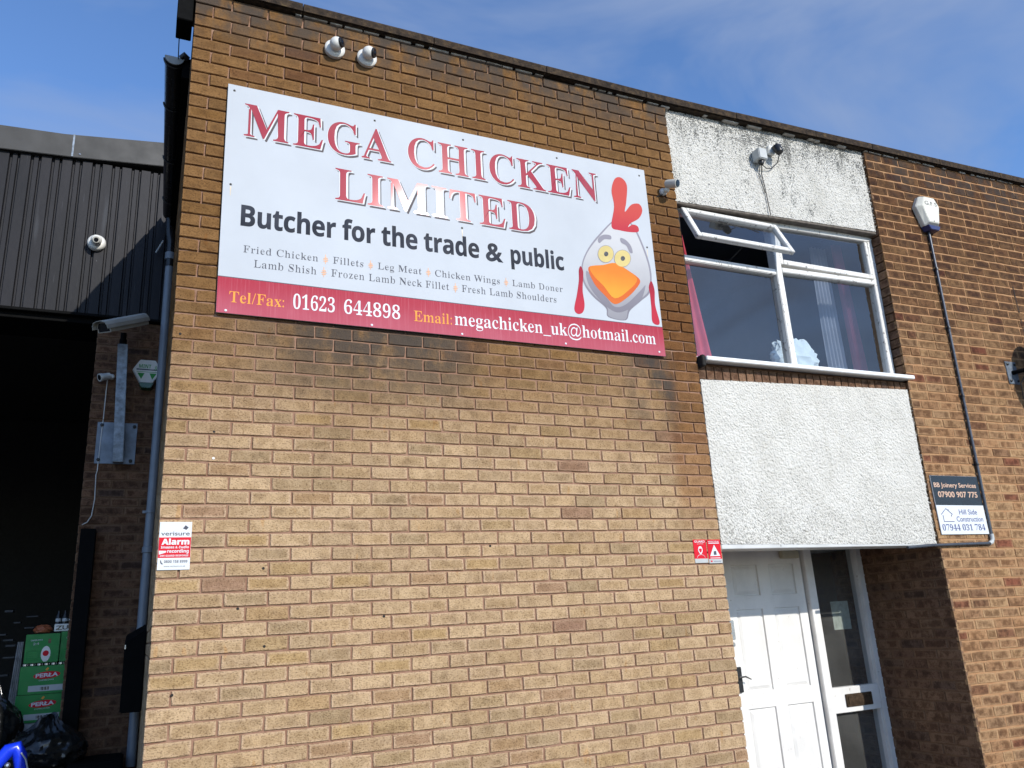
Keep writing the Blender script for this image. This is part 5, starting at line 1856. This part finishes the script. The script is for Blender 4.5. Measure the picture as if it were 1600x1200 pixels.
# ------------------------------------------------------------------ fittings on the warehouse front
e0 = at(151, 380, WD - 0.05)
t = thing('dome_camera', 'white dome security camera fixed on the dark profiled metal cladding', 'camera', (e0.x, WD - 0.04, e0.z))
MB().lathe([(0.072, 0.0), (0.076, 0.004), (0.076, 0.03), (0.066, 0.044), (0.054, 0.05)], (e0.x, WD - 0.036, e0.z), (0, -1, 0), 32).build('base', M['white_plastic'], t, smooth=True)
cc = Vector((e0.x, WD - 0.118, e0.z + 0.0))
MB().ball(cc, 0.047, 26, 16).build('ball', M['white_plastic'], t, smooth=True)
ld = Vector((0.05, -0.90, -0.35)).normalized()
MB().lathe([(0.034, 0.026), (0.032, 0.043), (0.028, 0.047)], cc, ld, 22).build('face', M['pale_housing'], t, smooth=True)
MB().lathe([(0.020, 0.046), (0.018, 0.052), (0.003, 0.054)], cc, ld, 18).build('lens', M['lens'], t, smooth=True)

# large boxed camera on its galvanised post
t = thing('housing_camera', 'large pale weatherproof camera housing on a galvanised steel post and wall plate', 'camera', (-0.34, WD, 3.1))
MB().box(-0.505, -0.192, WD - 0.012, WD - 0.001, 3.098, 3.462).build('wall_plate', M['galv_flat'], t, bevel=0.002)
bo = MB()
for bx_, bz_ in ((-0.47, 3.435), (-0.215, 3.43), (-0.475, 3.13), (-0.225, 3.125)):
    bo.lathe([(0.016, 0), (0.016, 0.008), (0.009, 0.009), (0.009, 0.018)], (bx_, WD - 0.012, bz_), (0, -1, 0), 6)
bo.build('bolt', M['bolt'], t)
pt, pb2 = at(192, 538, WD - 0.20), at(184, 722, WD - 0.14)
mb = MB()
hw = 0.040
mb.add([(pb2.x - hw, WD - 0.155, pb2.z), (pb2.x + hw, WD - 0.155, pb2.z), (pb2.x + hw, WD - 0.075, pb2.z), (pb2.x - hw, WD - 0.075, pb2.z),
        (pt.x - hw, WD - 0.215, pt.z), (pt.x + hw, WD - 0.215, pt.z), (pt.x + hw, WD - 0.135, pt.z), (pt.x - hw, WD - 0.135, pt.z)],
       [(0, 1, 2, 3), (4, 5, 6, 7), (0, 1, 5, 4), (1, 2, 6, 5), (2, 3, 7, 6), (3, 0, 4, 7)])
mb.build('post', M['galv'], t, bevel=0.004)
mb = MB()
mb.box(pb2.x - 0.035, pb2.x + 0.035, WD - 0.09, WD - 0.01, 3.19, 3.40)
mb.build('standoff', M['galv_flat'], t, bevel=0.004)
ha, hb = at(160, 512, WD - 0.62), at(222, 500, WD - 0.20)
ax_ = Vector((ha.x, WD - 0.62, ha.z)) - Vector((hb.x, WD - 0.20, hb.z))
fwdv = ax_.normalized()
sidev = fwdv.cross(Vector((0, 0, 1))).normalized()
upv = sidev.cross(fwdv).normalized()
o_ = Vector((hb.x, WD - 0.20, hb.z))
LN = ax_.length


def hpt(l, s_, u_):
    return o_ + fwdv * l + sidev * s_ + upv * u_


prof = [(-0.060, -0.045), (-0.060, 0.015), (-0.045, 0.038), (-0.02, 0.047), (0.02, 0.047), (0.045, 0.038), (0.060, 0.015), (0.060, -0.045)]
vs = [hpt(0, a, b) for a, b in prof] + [hpt(LN * 0.97, a, b) for a, b in prof]
fs = [tuple(range(8)), tuple(range(15, 7, -1))] + [(i, (i + 1) % 8, (i + 1) % 8 + 8, i + 8) for i in range(8)]
MB().add(vs, fs).build('housing', M['pale_housing'], t, bevel=0.003)
prof2 = [(-0.070, -0.012), (-0.066, 0.022), (-0.050, 0.048), (-0.022, 0.058), (0.022, 0.058), (0.050, 0.048), (0.066, 0.022), (0.070, -0.012)]
inn = [(a * 0.96, b - 0.003 if b > 0 else b) for a, b in prof2]
vs = [hpt(-0.01, a, b) for a, b in prof2] + [hpt(LN * 1.06, a, b) for a, b in prof2] + [hpt(-0.01, a, b) for a, b in inn] + [hpt(LN * 1.06, a, b) for a, b in inn]
fs = [(i, i + 1, i + 9, i + 8) for i in range(7)] + [(i + 16, i + 24, i + 25, i + 17) for i in range(7)]
fs += [(i, i + 16, i + 17, i + 1) for i in range(7)] + [(i + 8, i + 9, i + 25, i + 24) for i in range(7)] + [(0, 8, 24, 16), (7, 23, 31, 15)]
MB().add(vs, fs).build('sunshield', M['pale_housing'], t)
mb = MB()
mb.add([hpt(LN * 0.972, a, b) for a, b in ((-0.05, -0.037), (0.05, -0.037), (0.05, 0.015), (0.035, 0.035), (-0.035, 0.035), (-0.05, 0.015))], [tuple(range(6))])
mb.build('window', M['lens'], t)
mb = MB()
mb.lathe([(0.030, 0), (0.030, 0.05), (0.024, 0.055), (0.024, 0.11)], (pt.x, WD - 0.175, pt.z), (0.0, -0.25, 1), 16)
mb.build('swivel', M['dark_metal'], t, smooth=True)

# mint green hexagonal alarm box on the pier
t = thing('alarm_box', 'white and green six sided alarm box high on the shaded brick pier', 'alarm box', (-0.15, WD, 3.85))
am = at(230, 580, WD - 0.06)
w_, h_ = 0.245, 0.225
outer = [(-0.27, 0.5), (0.27, 0.5), (0.5, 0.08), (0.22, -0.5), (-0.22, -0.5), (-0.5, 0.08)]
vs = [(am.x + a * w_, WD - 0.001, am.z + b * h_) for a, b in outer] + [(am.x + a * w_ * 0.94, WD - 0.055, am.z + b * h_ * 0.94) for a, b in outer]
MB().add(vs, [tuple(range(6)), tuple(range(11, 5, -1))] + [(i, (i + 1) % 6, (i + 1) % 6 + 6, i + 6) for i in range(6)]).build('cover', M['white_plastic'], t, bevel=0.004)
vs = [(am.x + a * w_ * 0.52, WD - 0.002, am.z + b) for a, b in ((-0.5, -0.105), (0.5, -0.105), (0.3, -0.165), (-0.3, -0.165))]
vs += [(am.x + a * w_ * 0.5, WD - 0.075, am.z + b) for a, b in ((-0.5, -0.11), (0.5, -0.11), (0.3, -0.155), (-0.3, -0.155))]
MB().add(vs, [(0, 1, 2, 3), (4, 5, 6, 7), (0, 1, 5, 4), (1, 2, 6, 5), (2, 3, 7, 6), (3, 0, 4, 7)]).build('strobe', M['green_plastic'], t, bevel=0.005)
ya = WD - 0.0562
txt('MINT', 'bold', am.x - 0.068, am.x + 0.030, am.z + 0.030, 0.034, ya, M['ink_green'], t)
flat(t, 'black_bar', am.x - 0.088, am.x + 0.088, am.z + 0.010, am.z + 0.022, ya, M['ink_black'])
flat(t, 'green_line', am.x - 0.085, am.x + 0.085, am.z - 0.008, am.z - 0.004, ya, M['ink_green'])
decal('green_shape', [(am.x - 0.078, am.z - 0.018), (am.x - 0.02, am.z - 0.018), (am.x - 0.045, am.z - 0.075)], M['ink_green'], t, ya, smooth=False, px=False)
decal('green_shape', [(am.x + 0.02, am.z - 0.018), (am.x + 0.078, am.z - 0.018), (am.x + 0.045, am.z - 0.075)], M['ink_green'], t, ya, smooth=False, px=False)
mb = MB()
for rr_ in (0.016, 0.027):
    mb.tube([(am.x + 0.050 + rr_ * math.cos(a), ya, am.z + 0.035 + rr_ * math.sin(a)) for a in [-0.9 + 1.8 * i / 6 for i in range(7)]], 0.0025, 6)
mb.build('wave_mark', M['ink_green'], t)

# little bullet camera with its drooping pale cable
lb0 = at(163, 588, WD - 0.08)
t = thing('bullet_camera', 'tiny pale bullet camera with a long thin cable on the edge of the brick pier', 'camera', (lb0.x, WD, lb0.z))
MB().lathe([(0.024, 0.0), (0.026, 0.01), (0.018, 0.03)], (lb0.x + 0.055, WD - 0.001, lb0.z + 0.02), (0, -1, 0), 18).build('base', M['white_plastic'], t, smooth=True)
MB().lathe([(0.018, 0), (0.029, 0.008), (0.031, 0.07), (0.034, 0.075), (0.034, 0.10), (0.028, 0.10)], (lb0.x + 0.045, WD - 0.045, lb0.z + 0.018), (-0.82, -0.45, -0.35), 22).build('body', M['white_plastic'], t, smooth=True)
MB().lathe([(0.026, 0.1005), (0.022, 0.101), (0.003, 0.102)], (lb0.x + 0.045, WD - 0.045, lb0.z + 0.018), (-0.82, -0.45, -0.35), 18).build('lens', M['lens'], t, smooth=True)
pts = [at(a, b, WD - 0.012) for a, b in ((168, 594), (166, 610), (162, 650), (157, 690), (152, 735), (150, 742), (148, 780), (143, 806), (136, 816), (128, 820))]
MB().tube([(p.x, WD - 0.012, p.z) for p in pts], 0.0042, 7).build('cable', M['cable_white'], t, smooth=True)

# ------------------------------------------------------------------ stock and rubbish in the doorway
ti = MB().box(-1.55, -0.50, 2.35, 2.95, 0.004, 0.78)
tag(ti.build('goods_bin', M['black_plastic'], None, bevel=0.012),
    'black plastic goods bin in the doorway carrying a black refuse sack', 'bin')
tb = MB().box(-0.47, -0.10, 2.45, 2.93, 0.004, 0.805)
tag(tb.build('goods_bin', M['dark_metal'], None, bevel=0.012), 'black goods bin standing low beside the foot of the downpipe', 'bin')


def carton(label, x0_, x1_, z0_, z1_, y, dep, face):
    t = thing('carton', label, 'carton', ((x0_ + x1_) / 2, y, z0_), 'green cartons stacked in the loading doorway')
    MB().box(x0_, x1_, y, y + dep, z0_, z1_).build('box', M['carton_green'], t, bevel=0.004)
    w_, h_ = x1_ - x0_, z1_ - z0_
    yf_ = y - 0.001
    if face == 'perla':
        decal('red_label', ellipse(x0_ + 0.5 * w_, z0_ + 0.66 * h_, 0.25 * w_, 0.13 * h_, 20, 0.06), M['ink_red'], t, yf_, smooth=False, px=False)
        lettering('PERŁA', 'plain', x0_ + 0.30 * w_, x0_ + 0.70 * w_, z0_ + 0.585 * h_, z0_ + 0.615 * h_, 0.13 * h_, yf_ - 0.0008, M['board_white'], t, offset=0.03)
        decal('crest', [(x0_ + 0.46 * w_, z0_ + 0.85 * h_), (x0_ + 0.5 * w_, z0_ + 0.94 * h_), (x0_ + 0.53 * w_, z0_ + 0.9 * h_), (x0_ + 0.5 * w_, z0_ + 0.82 * h_)], M['ink_orange'], t, yf_, smooth=False, px=False)
        lettering('CHMIELOWA', 'plain', x0_ + 0.36 * w_, x0_ + 0.64 * w_, z0_ + 0.46 * h_, z0_ + 0.475 * h_, 0.045 * h_, yf_, M['board_white'], t)
        flat(t, 'white_label', x0_ + 0.18 * w_, x0_ + 0.82 * w_, z0_ + 0.10 * h_, z0_ + 0.31 * h_, yf_, M['grey_plastic'])
        mb_ = MB()
        for q_ in range(9):
            xx_ = x0_ + (0.40 + 0.018 * q_) * w_
            mb_.box(xx_, xx_ + 0.006 * w_ * (1 + q_ % 3), yf_ - 0.0012, yf_ - 0.0008, z0_ + 0.14 * h_, z0_ + 0.25 * h_)
        mb_.build('bar_marks', M['ink_black'], t)
    else:
        lettering('CHMIELOWA', 'plain', x0_ + 0.15 * w_, x0_ + 0.5 * w_, z0_ + 0.76 * h_, z0_ + 0.77 * h_, 0.05 * h_, yf_, M['board_white'], t)
        lettering('24', 'plain', x0_ + 0.22 * w_, x0_ + 0.40 * w_, z0_ + 0.62 * h_, z0_ + 0.63 * h_, 0.08 * h_, yf_, M['grey_plastic'], t)
        flat(t, 'crest', x0_ + 0.66 * w_, x0_ + 0.74 * w_, z0_ + 0.66 * h_, z0_ + 0.82 * h_, yf_, M['brass'])
        decal('can_picture', ellipse(x0_ + 0.62 * w_, z0_ + 0.30 * h_, 0.14 * w_, 0.27 * h_), M['white_plastic'], t, yf_, smooth=False, px=False)
        decal('can_picture', ellipse(x0_ + 0.62 * w_, z0_ + 0.32 * h_, 0.09 * w_, 0.10 * h_), M['ink_red'], t, yf_ - 0.0008, smooth=False, px=False)
        mb_ = MB()
        mb_.tube([(x0_ + a * w_, yf_, z0_ + b * h_) for a, b in ((0.06, 0.12), (0.06, 0.42), (0.42, 0.44), (0.42, 0.14), (0.06, 0.12))], 0.0022, 6)
        mb_.build('outline_mark', M['ink_green'], t)
        mb_ = MB()
        for q_ in range(3):
            mb_.box(x0_ + 0.12 * w_, x0_ + 0.36 * w_, yf_ - 0.0004, yf_, z0_ + (0.19 + 0.08 * q_) * h_, z0_ + (0.205 + 0.08 * q_) * h_)
        mb_.build('small_print', M['ink_green'], t)
    return t


CY = 3.45
e = [at(34, 1130, CY), at(100, 1126, CY), at(38, 1086, CY), at(104, 1082, CY), at(40, 1042, CY), at(106, 1037, CY), at(40, 1032, CY), at(107, 987, CY)]
BX0, BX1 = -0.935, -0.540
zA = at(68, 1128, CY).z
zB = at(70, 1084, CY).z
zC = at(72, 1040, CY).z
zD = at(72, 1033, CY).z
zE = at(74, 990, CY).z
carton('green PERŁA carton at the bottom of the stack', BX0, BX1, zA, zB - 0.003, CY, 0.3, 'perla')
carton('green PERŁA carton in the middle of the stack', BX0 + 0.01, BX1 + 0.008, zB, zC, CY + 0.005, 0.3, 'perla')
carton('green can carton on the top of the stack, left of the other top carton', BX0 + 0.025, BX0 + 0.275, zC + 0.025, zE, CY + 0.02, 0.28, 'cans')
carton('green can carton on the top of the stack, half hidden by the black door guide', BX0 + 0.28, BX0 + 0.55, zC + 0.025, zE + 0.012, CY + 0.04, 0.28, 'cans')
cn = MB()
for q_ in range(7):
    cn.lathe([(0.02, 0), (0.024, 0.004), (0.024, 0.018), (0.02, 0.022)], (BX0 + 0.04 + q_ * 0.052, CY + 0.05, zC + 0.001), (0, 0, 1), 12)
tag(cn.build('can_lids', M['steel'], None, smooth=True), 'row of can tops showing between the green cartons', 'cans')
tag(MB().box(BX0 + 0.22, BX0 + 0.42, CY + 0.06, CY + 0.26, zE + 0.016, zE + 0.075).build('small_carton', M['white_plastic'], None, bevel=0.003),
    'small pale lettered carton on the top of the green cartons', 'carton')
lt = lettering('ZUBR', 'plain', BX0 + 0.235, BX0 + 0.405, zE + 0.028, zE + 0.032, 0.032, CY + 0.059, M['ink_black'], bpy.data.objects['small_carton'], offset=0.03)
bt = thing('drink_bottles', 'dark shrink wrapped bottles with white marks above the small pale carton', 'bottles', (BX0 + 0.4, CY, zE))
for q_ in range(4):
    MB().lathe([(0.022, 0), (0.022, 0.06), (0.010, 0.085), (0.010, 0.11)], (BX0 + 0.24 + q_ * 0.05, CY + 0.12, zE + 0.077), (0, 0, 1), 14).build('bottle', M['black_plastic'], bt, smooth=True)
    MB().lathe([(0.0224, 0.02), (0.0224, 0.045)], (BX0 + 0.24 + q_ * 0.05, CY + 0.12, zE + 0.077), (0, 0, 1), 14, False).build('bottle_label', M['grey_plastic'], bt, smooth=True)
tag(lump('fruit_pack', (BX0 + 0.13, CY + 0.15, zE + 0.035), 0.08, 0.07, 0.05, M['orange_fruit'], 8, 0.25), 'dull orange packet on the left of the top cartons', 'packet')
tag(MB().box(BX0 - 0.05, BX1 + 0.02, CY - 0.02, CY + 0.4, 0.62, zA - 0.004).build('wrapped_stock', M['shrink_wrap'], None, bevel=0.015),
    'cloudy plastic wrapped stock under the green cartons', 'stock')
tag(MB().box(BX0 - 0.06, BX1 + 0.02, CY - 0.02, CY + 0.4, 0.01, 0.615).build('stock_crate', M['dark_metal'], None, bevel=0.01),
    'dark crate carrying the wrapped stock inside the doorway', 'crate')
tag(curtain('plastic_sheet', (BX0 - 0.035, BX0 + 0.01), (BX0 - 0.07, BX0 - 0.004), zA - 0.06, zC + 0.20, CY + 0.05, M['shrink_wrap'], 4, 0.018),
    'crumpled pale plastic sheet hanging down the left side of the green cartons', 'plastic sheet')
tag(sack((-0.62, 2.72, 0.89), 0.275, 0.25, 0.20, 21), 'shiny black refuse sack slumped in front of the green cartons', 'refuse sack', 'black refuse sacks in the doorway')
tag(sack((-1.05, 3.10, 1.04), 0.23, 0.23, 0.27, 25), 'black refuse sack at the left edge, behind the blue handle', 'refuse sack', 'black refuse sacks in the doorway')
tag(MB().box(-1.45, -0.96, 2.98, 3.4, 0.004, 0.90).build('stock_crate', M['black_plastic'], None, bevel=0.01),
    'black crate under the refuse sack at the left edge', 'crate')
# a little clutter deep in the dark
ck = MB()
for q_ in range(14):
    xx_ = -0.98 - rng.random() * 0.5
    zz_ = 1.35 + q_ * 0.05
    ck.box(xx_, xx_ + 0.05 + 0.05 * rng.random(), 4.2, 4.3, zz_, zz_ + 0.008 + 0.01 * rng.random())
tag(ck.build('shelf_goods', plain('dim_packets', (0.05, 0.05, 0.05), 0.7)), 'faint pale packets on shelves deep inside the dark doorway', 'packets')

# blue handle of a hand truck at the bottom left
bh = thing('hand_truck', 'bright blue angled plastic handle of a hand truck at the bottom left corner', 'hand truck', (-0.82, 2.3, 0))
pts = [at(a, b, 2.3) for a, b in ((-30, 1222), (-2, 1190), (14, 1172), (26, 1168), (31, 1180), (34, 1215), (36, 1260))]
MB().tube([tuple(p) for p in pts], [0.042, 0.044, 0.046, 0.046, 0.044, 0.036, 0.03], 14).build('handle', M['blue_plastic'], bh, smooth=True)
pe = pts[-1]
MB().tube([(pe.x, 2.3, pe.z), (pe.x + 0.02, 2.26, 0.12)], 0.016, 12).build('tube', M['steel'], bh, smooth=True)
MB().tube([(pts[0].x, 2.3, pts[0].z), (pts[0].x - 0.02, 2.26, 0.12)], 0.016, 12).build('tube', M['steel'], bh, smooth=True)
pc = at(12, 1196, 2.24)
MB().lathe([(0.016, 0), (0.018, 0.01), (0.008, 0.02)], tuple(pc), (0, -1, 0.2), 14).build('knob', M['steel'], bh, smooth=True)
MB().tube([tuple(at(a, b, 2.25)) for a, b in ((33, 1176), (40, 1186), (43, 1200), (44, 1215))], 0.005, 8).build('cable', M['grey_plastic'], bh, smooth=True)
for sx_ in (-0.16, 0.08):
    MB().lathe([(0.03, -0.02), (0.10, -0.018), (0.11, 0), (0.10, 0.018), (0.03, 0.02)], (pe.x + sx_, 2.26, 0.112), (1, 0, 0), 24).build('wheel', M['black_plastic'], bh, smooth=True)
MB().box(pe.x - 0.2, pe.x + 0.06, 2.0, 2.27, 0.02, 0.03).build('toe_plate', M['steel'], bh)
